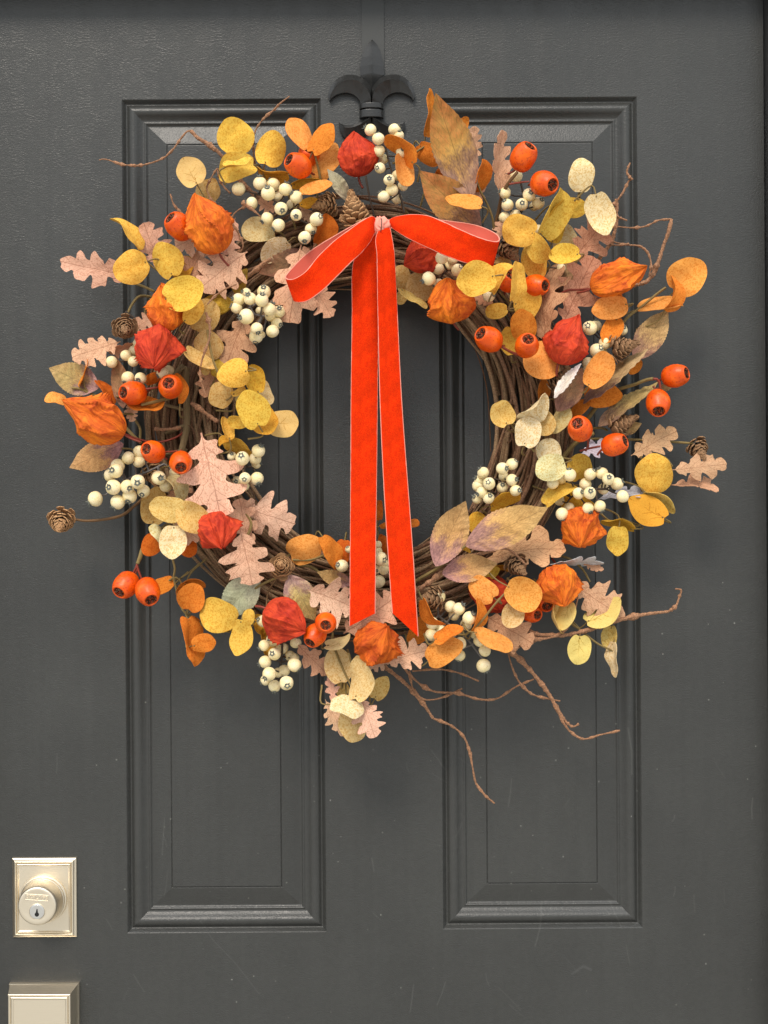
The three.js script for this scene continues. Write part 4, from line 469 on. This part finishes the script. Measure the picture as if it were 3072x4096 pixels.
for (const [, r0, r1, pts] of TWIGS) {
  const sd = rr(0, 90), knots = []; for (let k = 0; k < pts.length; k++) knots.push(rr(0.02, 0.98));
  const g = limb(pts.map((p, i) => V(p[0], p[1], p[2] + (i % 2 ? 1 : -1) * 0.8)), (t) => lerp(r0, r1, t) / 1000 * 0.7 * (0.92 + 0.22 * noise3(t * pts.length * 2, sd, 3) + (r0 < 2 ? 0.75 : 0.35) * knots.reduce((s, k) => s + Math.exp(-(((t - k) * pts.length * 5) ** 2)), 0)), 8, clamp(pts.length * 13, 24, 170), 0.3, 2);
  mesh('twig', g, twigMat, wreath);
}
for (const [c, r0, r1, pts] of STEMS) mesh('stem', limb(pts.map((p) => V(...p)), (t) => lerp(r0, r1, t) / 1000 * 0.85, 7, 0, 0.12), stemMats[c], wreath);

function place(o, x, y, z, ang, pitch, roll) {
  o.position.copy(V(x, y, z));
  const q = (ax, a) => new THREE.Quaternion().setFromAxisAngle(ax, a);
  o.quaternion.copy(q(new THREE.Vector3(0, 0, 1), ang).multiply(q(new THREE.Vector3(0, 1, 0), -pitch)).multiply(q(new THREE.Vector3(1, 0, 0), roll)));
}
const sprigs = new Map();
function sprigAt(x, y, fam) {
  const key = fam + Math.floor((Math.atan2(y - CY, x - CX) / RAD + 360) / 26);
  if (!sprigs.has(key)) sprigs.set(key, group(fam + '_leaf_sprig', wreath));
  return sprigs.get(key);
}
for (const [x, y, z, Lp, Wp, deg, col, vein] of ROUND_LEAVES) {
  const ratio = Wp / Lp, nat = ratio > 0.68 ? Wp : Math.min(Lp * 0.72, Wp / 0.42), roll = Math.acos(clamp(Wp / nat, 0.3, 1)) * (rnd() < 0.5 ? -1 : 1) + rr(-0.14, 0.14), pitch = rr(-0.22, 0.3);
  const L = Lp / 1000 / Math.cos(pitch) * 1.05, hw = nat / 2000 * 1.06, ph = rr(0, 6), p2 = rr(0, 6), tip = rr(-0.02, 0.09), notch = rr(0.03, 0.11), am = rr(0.02, 0.075), skew = rr(-0.1, 0.1);
  const cup = rr(-0.9, 0.7), curl = rr(-1.2, 1.1), wv = rr(0.06, 0.15), sd = rr(0, 99), fold = ratio < 0.5 ? rr(0.15, 0.45) : rnd() < 0.3 ? rr(0.2, 0.45) : rr(-0.12, 0.2), edge = rr(0.5, 2);
  const outline = (t, s) => { const a = Math.PI * t, m = 1 + am * Math.sin(3 * a + (s > 0 ? ph : p2)) + s * skew * Math.sin(a); return [L * (-0.5 * Math.cos(a) * (1 + am * 0.5 * Math.sin(2 * a + ph)) + notch * Math.exp(-((t / 0.055) ** 2)) + tip * Math.exp(-(((1 - t) / 0.09) ** 2))), hw * m * Math.pow(Math.sin(a), 0.8) + 1e-5]; };
  const bow = (X, Y) => cup * Y * Y / L + fold * Math.sqrt(Y * Y + 1e-6) + curl * X * X / L * 0.6 + wv * L * noise3(X / L * 2.2 + sd, Y / L * 2.2, sd) + 0.02 * L * noise3(X / L * 6 + sd, Y / L * 6, 3);
  const ou = rr(0, 1), ov = rr(0, 1), uvf = vein ? (X, Y) => [X / L + 0.5, Y / (2.2 * hw) + 0.5] : (X, Y) => [X / 0.055 + ou, Y / 0.055 + ov];
  const g = tintGeo(blade(outline, 22, 5, -0.5 * L + notch * L, 0.5 * L, bow, 0.0005, uvf), rr(0.92, 1.05), rr(0.93, 1.04), rr(0.9, 1.04));
  const sp = sprigAt(x, y, FAMILY[col] || 'cream'), o = mesh('leaf', g, (vein ? eucBack : eucMat)[col], sp);
  place(o, x, y, z, deg * RAD, pitch, roll);
  // stalk from the leaf's base back towards the vines
  const base = new THREE.Vector3(-0.5 * L + notch * L, 0, bow(-0.5 * L + notch * L, 0) - 0.0004).applyQuaternion(o.quaternion).add(o.position);
  const back = new THREE.Vector3(-1, 0, -0.25).applyQuaternion(o.quaternion), ctr = new THREE.Vector3(CX / 1000, CY / 1000, 0), rad = base.clone().sub(ctr); rad.z = 0; rad.setLength(RM / 1000).add(ctr); rad.z = 0.04;
  const d = rad.clone().sub(base), len = Math.min(d.length(), rr(0.016, 0.034)); d.setLength(len); d.z = Math.min(d.z, -0.02);
  const m = base.clone().addScaledVector(back, len * 0.35); m.z -= 0.006; const e = base.clone().addScaledVector(back, len * 0.4).add(d.multiplyScalar(0.75)); e.z = Math.max(e.z, 0.012);
  mesh('stalk', limb([base.clone().addScaledVector(back, -0.002), m, e], (t) => 0.0007 + 0.0004 * t, 6, 10, 0.1), olive, sp);
}
const OAK_EDGE = [                                            // half outlines, base to tip: rounded lobes with narrow bays between
  [[0, 0.012], [0.06, 0.015], [0.11, 0.06], [0.15, 0.17], [0.21, 0.23], [0.27, 0.21], [0.295, 0.16], [0.31, 0.14], [0.34, 0.16], [0.38, 0.34], [0.45, 0.45], [0.53, 0.44], [0.56, 0.33], [0.56, 0.24], [0.57, 0.2], [0.61, 0.2], [0.66, 0.36], [0.73, 0.42], [0.8, 0.38], [0.81, 0.27], [0.795, 0.2], [0.81, 0.175], [0.85, 0.18], [0.91, 0.21], [0.97, 0.16], [1, 0.06], [1.005, 0]],
  [[0, 0.012], [0.05, 0.015], [0.09, 0.07], [0.13, 0.16], [0.19, 0.2], [0.22, 0.16], [0.235, 0.13], [0.27, 0.2], [0.32, 0.34], [0.38, 0.37], [0.41, 0.28], [0.415, 0.2], [0.45, 0.25], [0.5, 0.4], [0.57, 0.44], [0.61, 0.36], [0.605, 0.24], [0.62, 0.2], [0.67, 0.26], [0.72, 0.38], [0.79, 0.37], [0.81, 0.27], [0.79, 0.16], [0.83, 0.17], [0.9, 0.23], [0.96, 0.18], [1, 0.07], [1.005, 0]],
];
function leafBlade(kind, x, y, z, Lp, Wp, deg, mat, parent, name) {
  const pitch = rr(-0.2, 0.28), L = Lp / 1000 / Math.cos(pitch) * 1.04, ratio = Wp / Lp, min = kind === 'oak' ? 0.42 : 0.34, nat = ratio > min ? Wp : Math.min(Lp * (min + 0.08), Wp / 0.4), roll = Math.acos(clamp(Wp / nat, 0.3, 1)) * (rnd() < 0.5 ? -1 : 1) + rr(-0.15, 0.15);
  const hw = nat / 2000, sd = rr(0, 99), curl = rr(-0.6, 0.5), cup = rr(-0.9, 0.9), fold = rr(-0.1, 0.38), wv = rr(0.03, 0.07), bend = rr(-0.06, 0.06);
  const edges = kind === 'oak' && [-1, 1].map(() => { const T = OAK_EDGE[rnd() < 0.6 ? 0 : 1], k = rr(0.85, 1.1); return spline(T.map(([a, b], i) => [a + (i && i < T.length - 1 ? rr(-0.02, 0.02) : 0), b * (1 + rr(-0.2, 0.2)) * k]), 74); });
  const outline = kind === 'oak'
    ? (t, s) => { const p = edges[s > 0 ? 1 : 0][Math.round(t * 74)]; return [L * (p[0] - 0.5), hw * 2.45 * Math.max(p[1], 0.004) * (1 + 0.05 * Math.sin(t * 70 + sd + s))]; }
    : (t, s) => [L * (-0.5 + t), hw * 1.02 * Math.pow(Math.sin(Math.PI * Math.pow(t, 0.9)), 0.85) * (1 - 0.25 * smooth(0.75, 1, t)) * (1 + 0.025 * Math.sin(t * 120 + s) * smooth(0.05, 0.2, t) + 0.04 * noise3(t * 5, s, sd)) + 1e-4];
  const bow = (X, Y) => curl * X * X / L + cup * Y * Y / L + fold * Math.sqrt(Y * Y + 4e-6) + wv * L * noise3(X / L * 2.4 + sd, Y / L * 3, sd) + 0.015 * L * noise3(X / L * 8 + sd, Y / L * 9, 5) + (kind === 'long' ? 0.0006 * Math.sin((X - Math.abs(Y) * 0.8 + 0.004 * noise3(X * 90, Y * 90, sd)) * 8 * 6.283 / L) * smooth(0, 0.006, Math.abs(Y)) : 0);
  const g = tintGeo(blade(outline, kind === 'oak' ? 74 : 40, kind === 'oak' ? 5 : 6, -0.5 * L, 0.5 * L, bow, 0.0005, (X, Y) => [X / L + 0.5, Y / (2.1 * hw) + 0.5]), rr(0.93, 1.05), rr(0.93, 1.04), rr(0.92, 1.04));
  const o = mesh(name, g, mat, parent); place(o, x, y, z, deg * RAD, pitch, roll); return o;
}
for (const [x, y, z, L, W, deg, col] of OAK_LEAVES) leafBlade('oak', x, y, z, L, W, deg, oakMat[col], wreath, 'oak_leaf');
for (const [x, y, z, L, W, deg, col] of LONG_LEAVES) leafBlade('long', x, y, z, L, W, deg, longMat[col], wreath, 'long_leaf');

// rose hips: a waxed barrel with a sunken dark mouth full of bristles
const hipTex = texture(256, 256, (u, v) => { const n = tfbm(u, v, 5, 5, 401, 4) - 0.5, s = smooth(0.66, 0.74, tfbm(u, v, 40, 40, 409, 2)); const l = 1 + 0.25 * n; return [0.88 * l - 0.12 * s, (0.33 + 0.14 * n) * l - 0.08 * s, 0.03 * l]; });
const hipMat = phys({ map: hipTex, roughness: 0.36, specularIntensity: 0.75, bumpMap: mottleBump, bumpScale: 0.0002 });
const bristle = std({ color: 0x3a2014, roughness: 0.9 }), bristleLight = std({ color: 0x8a6248, roughness: 0.9 });
const hipGeos = [0, 1, 2].map((k) => {
  const prof = spline([[0.02, -1.16], [0.3, -1.13], [0.62, -0.98], [0.88, -0.62], [0.99, -0.15], [0.98, 0.3], [0.85, 0.72], [0.7, 0.99], [0.6, 1.09], [0.53, 1.11], [0.48, 1.06], [0.46, 0.96], [0.02, 0.9]], 46);
  const g = new THREE.LatheGeometry(prof.map(([x, y]) => new THREE.Vector2(x, y)), 36).rotateX(Math.PI / 2), p = g.attributes.position;
  for (let i = 0; i < p.count; i++) { const v = new THREE.Vector3().fromBufferAttribute(p, i), n = 1 + 0.05 * noise3(v.x * 1.3 + k * 9, v.y * 1.3, v.z * 1.1) + 0.015 * noise3(v.x * 4 + k, v.y * 4, v.z * 4); p.setXYZ(i, v.x * n, v.y * n * (1 + 0.04 * (k - 1)), v.z); }
  g.computeVertexNormals(); return g;
});
const bristleGeo = (n, s) => { const a = []; for (let i = 0; i < n; i++) { const q = rr(0, 6.28), r = Math.sqrt(rnd()) * 0.46, g = new THREE.ConeGeometry(rr(0.02, 0.05), rr(0.16, 0.34), 4).rotateX(Math.PI / 2).rotateX(rr(-0.8, 0.8)).rotateY(rr(-0.8, 0.8)).translate(r * Math.cos(q), r * Math.sin(q), s + rr(0, 0.1)); a.push(g); } return mergeGeometries(a); };
const brA = bristleGeo(90, 0.98), brB = bristleGeo(30, 1.02);
function aim(o, dx, dy, up = 0) { const m = Math.hypot(dx, dy), k = m > 0.97 ? 0.97 / m : 1, d = new THREE.Vector3(dx * k, dy * k, 0); d.z = Math.sqrt(Math.max(0.02, 1 - d.lengthSq())); d.normalize(); o.quaternion.setFromUnitVectors(new THREE.Vector3(0, 0, 1), d); if (up) o.rotateZ(up); return d; }
ROSE_HIPS.forEach(([x, y, z, R, dx, dy], i) => {
  const o = group('rose_hip', wreath), k = R * 0.98 / 1000; o.position.copy(V(x, y, z)); aim(o, dx, dy, rr(0, 6));
  for (const [n, g, m] of [['hip', hipGeos[i % 3], hipMat], ['bristles', brA, bristle], ['bristle_tips', brB, bristleLight]]) { const q = mesh(n, g, m, o); q.scale.setScalar(k); }
  mesh('stalk', limb([new THREE.Vector3(0, 0, -1.1 * k), new THREE.Vector3(0.1 * k, 0, -1.45 * k), new THREE.Vector3(0.35 * k, 0.1 * k, -1.9 * k)], () => 0.0011, 6, 8), stemMats.red, o);
});

// paper lanterns: five-ribbed husks, crumpled and veined
const husk = (c, z) => texture(512, 256, (u, v) => {
  const C = hexc(c), w = (tfbm(u, v, 10, 5, z, 3) - 0.5) * 0.09, fib = tfbm(u + w, v, 96, 5, z + 3, 3) - 0.5, net = smooth(0.03, 0, Math.abs(tfbm(u, v, 36, 20, z + 7, 2) - 0.5)), b = tfbm(u, v, 5, 4, z + 11, 3) - 0.5, dk = smooth(0.6, 0.75, tfbm(u, v, 14, 9, z + 13, 3));
  const l = 1 + 0.34 * fib + 0.2 * b - 0.12 * net - 0.1 * dk; return [C[0] * l, C[1] * (l + 0.3 * b + 0.2 * fib - 0.06 * dk), C[2] * l];
});
const huskBump = texture(512, 256, (u, v) => 0.5 * tfbm(u, v, 70, 6, 501, 3) + 0.5 * tfbm(u, v, 24, 14, 507, 4), false);
const huskMat = {}; for (const [k, c, z] of [['orange', '#d86c22', 521], ['orangedark', '#c4591c', 541], ['red', '#bd3d24', 561]]) huskMat[k] = matte({ map: husk(c, z), bumpMap: huskBump, bumpScale: 0.0012, roughness: 0.72 });
for (const [x, y, z, L, W, deg, col, face] of LANTERNS) {
  const o = group('paper_lantern', wreath), sd = rr(0, 99), tw = rr(-0.5, 0.5), nS = 90, nA = 120, pos = [], uv = [], idx = [], len = (face ? W * 1.05 : L) / 1000, R = W / 2000 * 0.96, rot = rr(0, 6), lean = rr(-0.1, 0.1), cr = rr(0.12, 0.2);
  const ribs = [0, 1, 2, 3, 4].map((k) => (k + rr(-0.22, 0.22)) / 5), deep = ribs.map(() => rr(0.14, 0.38)), lip = ribs.map(() => rr(0.05, 0.2));
  for (let i = 0; i <= nS; i++) for (let k = 0; k <= nA; k++) {
    const s = i / nS, th = 2 * Math.PI * (k % nA) / nA, dx = Math.cos(th), dy = Math.sin(th), n2 = noise3(dx * 2.4 + sd, dy * 2.4, s * 3.4 + sd);
    const q = (((th / 6.2832 + tw * s * 0.3 + 0.03 * n2) % 1) + 1) % 1; let m = 4; for (let w = 0; w < 5; w++) if (q >= ((ribs[w] + 1) % 1) && (m === 4 || ((ribs[w] + 1) % 1) >= ((ribs[m] + 1) % 1) || q < ((ribs[m] + 1) % 1))) m = w;
    const a0 = (ribs[m] + 1) % 1, a1 = (ribs[(m + 1) % 5] + 1) % 1, wid = ((a1 - a0 + 1) % 1) || 0.2, d = clamp((((q - a0 + 1) % 1) / wid), 0, 1), mid = Math.sin(Math.PI * d);   // 0 on the ribs
    const body = Math.pow(Math.sin(Math.PI * Math.pow(clamp(s, 0, 1), 0.74)), 0.62) * (1 - 0.28 * smooth(0.55, 1, s));
    const rib = 1.06 - deep[m] * Math.pow(mid, 0.7) * (0.35 + 0.65 * Math.sin(Math.PI * s)) + lip[m] * Math.exp(-d * 12) * Math.sin(Math.PI * s);
    const nz = 1 - 2 * Math.abs(noise3(dx * 1.5 + sd, dy * 1.5, s * 2.4 + sd)), n3 = 1 - 2 * Math.abs(noise3(dx * 3.4 + sd, dy * 3.4 + s, s * 4.2 + sd));
    const n4 = 1 - 2 * Math.abs(noise3(dx * 6.5 + sd, dy * 6.5 + s * 2, s * 8 + sd)), n5 = noise3(th * 9, sd, s * 1.5);
    const r = R * body * rib * (1 + cr * nz * 0.75 + 0.08 * n2 + (0.12 * n3 + 0.05 * n4 + 0.025 * n5) * Math.sin(Math.PI * s)), zz = len * (s - 0.5) + 0.06 * len * nz * Math.sin(Math.PI * s) + 0.07 * len * n2 * smooth(0.6, 0.9, s);
    pos.push(r * dx + lean * R * Math.sin(3 * s), r * dy, zz); uv.push(k / nA, s);
  }
  for (let i = 0; i < nS; i++) for (let k = 0; k < nA; k++) { const a = i * (nA + 1) + k, b = a + nA + 1; idx.push(a, a + 1, b, a + 1, b + 1, b); }
  mesh('husk', geo(pos, idx, uv), huskMat[col], o);
  mesh('stalk', limb([new THREE.Vector3(0, 0, -len * 0.48), new THREE.Vector3(0.001, 0, -len * 0.6), new THREE.Vector3(0.004, 0.002, -len * 0.75)], () => 0.0012, 6, 8), stemMats.red, o);
  const el = face ? rr(28, 42) * RAD : rr(8, 20) * RAD, a = deg * RAD; o.position.copy(V(x, y, z)); aim(o, Math.cos(a) * Math.cos(el), Math.sin(a) * Math.cos(el), rr(0, 6));
}

// pine cones: scales set in a spiral round a core
const coneMat = { tan: std({ color: 0xbf9468, roughness: 0.85, vertexColors: true, bumpMap: mottleBump, bumpScale: 0.0003 }), dark: std({ color: 0x9c7856, roughness: 0.88, vertexColors: true, bumpMap: mottleBump, bumpScale: 0.0003 }) }, coneCore = std({ color: 0x3a2618, roughness: 0.95 });
const scaleGeo = (() => {
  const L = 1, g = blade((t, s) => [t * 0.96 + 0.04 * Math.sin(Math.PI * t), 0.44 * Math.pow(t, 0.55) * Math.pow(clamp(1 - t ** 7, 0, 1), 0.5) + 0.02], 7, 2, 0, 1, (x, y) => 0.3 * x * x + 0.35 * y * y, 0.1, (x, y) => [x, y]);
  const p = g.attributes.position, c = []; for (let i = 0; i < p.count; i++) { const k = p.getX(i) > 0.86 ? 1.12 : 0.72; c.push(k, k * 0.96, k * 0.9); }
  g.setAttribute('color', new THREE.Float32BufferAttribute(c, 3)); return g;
})();
CONES.forEach(([x, y, z, S, deg, el, tone]) => {
  const o = group('pine_cone', wreath), n = 64, R = S / 2000 * 1.12, a = [], len = R * 2.1;
  for (let k = 0; k < n; k++) {
    const s = k / (n - 1), th = k * 2.39996 + rr(-0.1, 0.1), tilt = lerp(1.42, 0.04, Math.pow(s, 0.8)) + rr(-0.1, 0.1), size = R * lerp(0.72, 0.42, s) * rr(0.88, 1.1), r0 = R * 0.3 * (1 - s * 0.85), zz = len * (-0.42 + 0.72 * s);
    const g = scaleGeo.clone().scale(size, size * 1.05, size); g.rotateY(-(Math.PI / 2 - tilt)); g.translate(r0, 0, zz); g.rotateZ(th); a.push(g);
  }
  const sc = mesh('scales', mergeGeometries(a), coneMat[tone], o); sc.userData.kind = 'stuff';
  mesh('core', new THREE.SphereGeometry(1, 14, 10).scale(R * 0.4, R * 0.4, len * 0.33).translate(0, 0, -len * 0.08), coneCore, o);
  o.position.copy(V(x, y, z)); aim(o, Math.cos(deg * RAD) * Math.cos(el * RAD), Math.sin(deg * RAD) * Math.cos(el * RAD), rr(0, 6));
});

// cream berries on branching stems, each with a grey crown
const berryTex = texture(256, 256, (u, v) => { const n = tfbm(u, v, 4, 4, 601, 4) - 0.5, s = smooth(0.7, 0.76, tfbm(u, v, 26, 26, 607, 2)) * 0.4; return [0.955 + 0.06 * n - 0.2 * s, 0.885 + 0.08 * n - 0.3 * s, 0.69 + 0.18 * n - 0.36 * s]; });
const berryMat = phys({ map: berryTex, roughness: 0.48, clearcoat: 0.12, clearcoatRoughness: 0.4, bumpMap: mottleBump, bumpScale: 0.00015 });
const crownMat = std({ color: 0x63655c, roughness: 0.85 });
const berryGeos = [0, 1, 2, 3].map((k) => { const g = new THREE.SphereGeometry(1, 26, 18).rotateX(Math.PI / 2), p = g.attributes.position; for (let i = 0; i < p.count; i++) { const v = new THREE.Vector3().fromBufferAttribute(p, i), n = 1 + 0.045 * noise3(v.x * 1.2 + k * 7, v.y * 1.2, v.z * 1.2); p.setXYZ(i, v.x * n, v.y * n, v.z * n * (0.97 + 0.02 * k)); } g.computeVertexNormals(); return g; });
const crownGeos = [0, 1, 2].map(() => { const a = [new THREE.TorusGeometry(0.2, 0.1, 5, 10).translate(0, 0, 0.99)]; for (let i = 0; i < 5; i++) { const l = rr(0.26, 0.46); a.push(new THREE.ConeGeometry(0.14, l, 5).scale(1, 1, 0.55).translate(0, l / 2, 0).rotateX(rr(0.35, 1.1)).translate(0, 0.17, 0.98).rotateZ(i * 1.2566 + rr(-0.2, 0.2))); } return mergeGeometries(a.map((g) => { const q = g.index ? g.toNonIndexed() : g; return q; })); });
{
  let cl = null, stem = null, parts = [], mat = null, i = 0;
  const flush = () => { if (cl && parts.length) mesh('stem', mergeGeometries(parts), stemMats[mat], cl); parts = []; };
  for (const b of BERRIES) {
    if (b[0] === 'stem') {
      flush(); cl = group('berry_cluster', wreath); mat = b[1]; stem = b[2].map((p) => V(...p));
      parts.push(limb(stem, (t) => 0.0013 - 0.0004 * t, 6, 0, 0.12)); continue;
    }
    const [x, y, z, r, dx, dy] = b, c = V(x, y, z), k = r / 1000, bm = mesh('berry', berryGeos[i++ % 4], berryMat, cl); bm.scale.setScalar(k * rr(0.94, 1.05)); bm.position.copy(c);
    let dir;
    if (dx !== undefined) { dir = aim(bm, dx, dy, rr(0, 6)); const cr = mesh('crown', crownGeos[i % 3], crownMat, cl); cr.scale.set(1.3 * k, 1.3 * k, k); cr.position.copy(c); cr.quaternion.copy(bm.quaternion); }
    else { bm.rotation.set(rr(0, 6), rr(0, 6), rr(0, 6)); dir = null; }
    let best = stem[0], bd = 9; for (let q = 0; q < stem.length - 1; q++) for (let w = 0; w <= 6; w++) { const p = stem[q].clone().lerp(stem[q + 1], w / 6), e = p.distanceTo(c); if (e < bd) { bd = e; best = p; } }
    const back = dir ? dir.clone().multiplyScalar(-k * 0.9).add(c) : c.clone().add(best.clone().sub(c).setLength(k * 0.8)), m = back.clone().lerp(best, 0.5); m.z -= 0.004;
    if (bd > k * 0.6) parts.push(limb([back, m, best], (t) => 0.0007 + 0.0003 * t, 5, 8, 0.1));
  }
  flush();
}

// ---------- the velvet bow, tied round the top of the wreath ----------
const bowG = group('velvet_bow', scene, 0, MID, 0); bowG.userData = { label: 'bright red velvet ribbon bow with two long tails', category: 'bow' };
const pile = texture(256, 256, (u, v) => { const n = tfbm(u, v, 10, 6, 701, 4) - 0.5, f = tnoise(u, v, 128, 128, 709) - 0.5, t = Math.sin(v * 6.283 * 64) * 0.5 * tnoise(u, v, 40, 12, 713), l = 1 + 0.22 * n + 0.18 * f + 0.04 * t; return [0.83 * l, 0.185 * (l + 0.5 * f), 0.025 * l]; });
const velvet = phys({ map: pile, roughness: 0.95, specularIntensity: 0.15, sheen: 0.45, sheenColor: new THREE.Color(0.95, 0.14, 0.05), sheenRoughness: 0.42, bumpMap: texture(256, 256, (u, v) => tnoise(u, v, 100, 100, 719) * 0.6 + 0.4 * tnoise(u, v, 40, 40, 723), false), bumpScale: 0.0003 });
const satin = matte({ color: 0xd0604f, roughness: 0.8 }), selvedge = matte({ color: 0xeb9a86, roughness: 0.85 });
function ribbon(parent, A, B, flip) {
  const n = 110, M = 8, ca = new THREE.CatmullRomCurve3(A.map((p) => V(...p)), false, 'centripetal'), cb = new THREE.CatmullRomCurve3(B.map((p) => V(...p)), false, 'centripetal');
  const pa = ca.getPoints(n), pb = cb.getPoints(n), sd = rr(0, 50);
  const grid = []; let v0 = 0;
  for (let i = 0; i <= n; i++) { const row = []; for (let j = 0; j <= M; j++) { const p = pa[i].clone().lerp(pb[i], j / M); p.z += (0.0042 * noise3(i * 0.055 + sd, j * 0.2, sd) + 0.0022 * noise3(i * 0.02 + sd, 7, sd) * ((j / M * 2 - 1) ** 2)) * Math.min(1, i / 8); row.push(p); } grid.push(row); }
  const nor = (i, j) => { const a = grid[Math.min(n, i + 1)][j].clone().sub(grid[Math.max(0, i - 1)][j]), b = grid[i][Math.min(M, j + 1)].clone().sub(grid[i][Math.max(0, j - 1)]); return a.cross(b).normalize().multiplyScalar(flip); };
  const sheet = (off) => {
    const pos = [], uv = [], idx = []; let v = 0;
    for (let i = 0; i <= n; i++) { if (i) v += grid[i][4].distanceTo(grid[i - 1][4]); for (let j = 0; j <= M; j++) { const p = grid[i][j].clone().addScaledVector(nor(i, j), off); pos.push(p.x, p.y, p.z); uv.push(j / M * 0.6, v / 0.045); } }
    for (let i = 0; i < n; i++) for (let j = 0; j < M; j++) { const a = i * (M + 1) + j, b = a + M + 1; (off * flip > 0) ? idx.push(a, b, a + 1, b, b + 1, a + 1) : idx.push(a, a + 1, b, b, a + 1, b + 1); }
    return geo(pos, idx, uv);
  };
  mesh('pile', sheet(0.0006), velvet, parent); mesh('backing', sheet(-0.0004), satin, parent);
  for (const j of [0, M]) { const pts = []; for (let i = 0; i <= n; i += 2) pts.push(grid[i][j].clone()); mesh('selvedge', limb(pts, () => 0.00062, 6, n, 0.25), selvedge, parent); }
}
for (const [name, a, b] of [['loop', ...BOW.loopL], ['loop', ...BOW.loopR], ['tail', ...BOW.tailL], ['tail', ...BOW.tailR]]) {
  const g = group(name, bowG), P = (p) => V(...p), i = Math.floor(a.length / 3), t = P(a[i + 1]).sub(P(a[i])), w = P(b[i]).sub(P(a[i])), f = t.cross(w).z > 0 ? 1 : -1;
  ribbon(g, a, b, f);
}
{
  const [a, b] = BOW.knot, cx = (a[0] + b[0]) / 2, cy = (a[1] + b[1]) / 2, g = new THREE.SphereGeometry(1, 48, 32), p = g.attributes.position;
  for (let i = 0; i < p.count; i++) { const v = new THREE.Vector3().fromBufferAttribute(p, i), w = 1 + 0.16 * Math.sin(v.x * 16 + 5 * noise3(v.x * 2, v.y * 2, 4)) * (0.4 + 0.6 * Math.abs(v.z)) + 0.12 * noise3(v.x * 2, v.y * 2, v.z * 2); p.setXYZ(i, v.x * w * 0.0098, v.y * w * 0.0094, v.z * w * 0.006); }
  g.computeVertexNormals(); mesh('knot', g, selvedge, bowG).position.copy(V(cx, cy, 119));
  mesh('tie_wire', limb([V(cx + 1, cy + 8, 118), V(cx + 1.5, cy + 3, 131), V(cx + 1, cy - 5, 131), V(cx, cy - 9, 118)], () => 0.0005, 5, 20), stemMats.dark, bowG);
}
renderer.render(scene, camera);
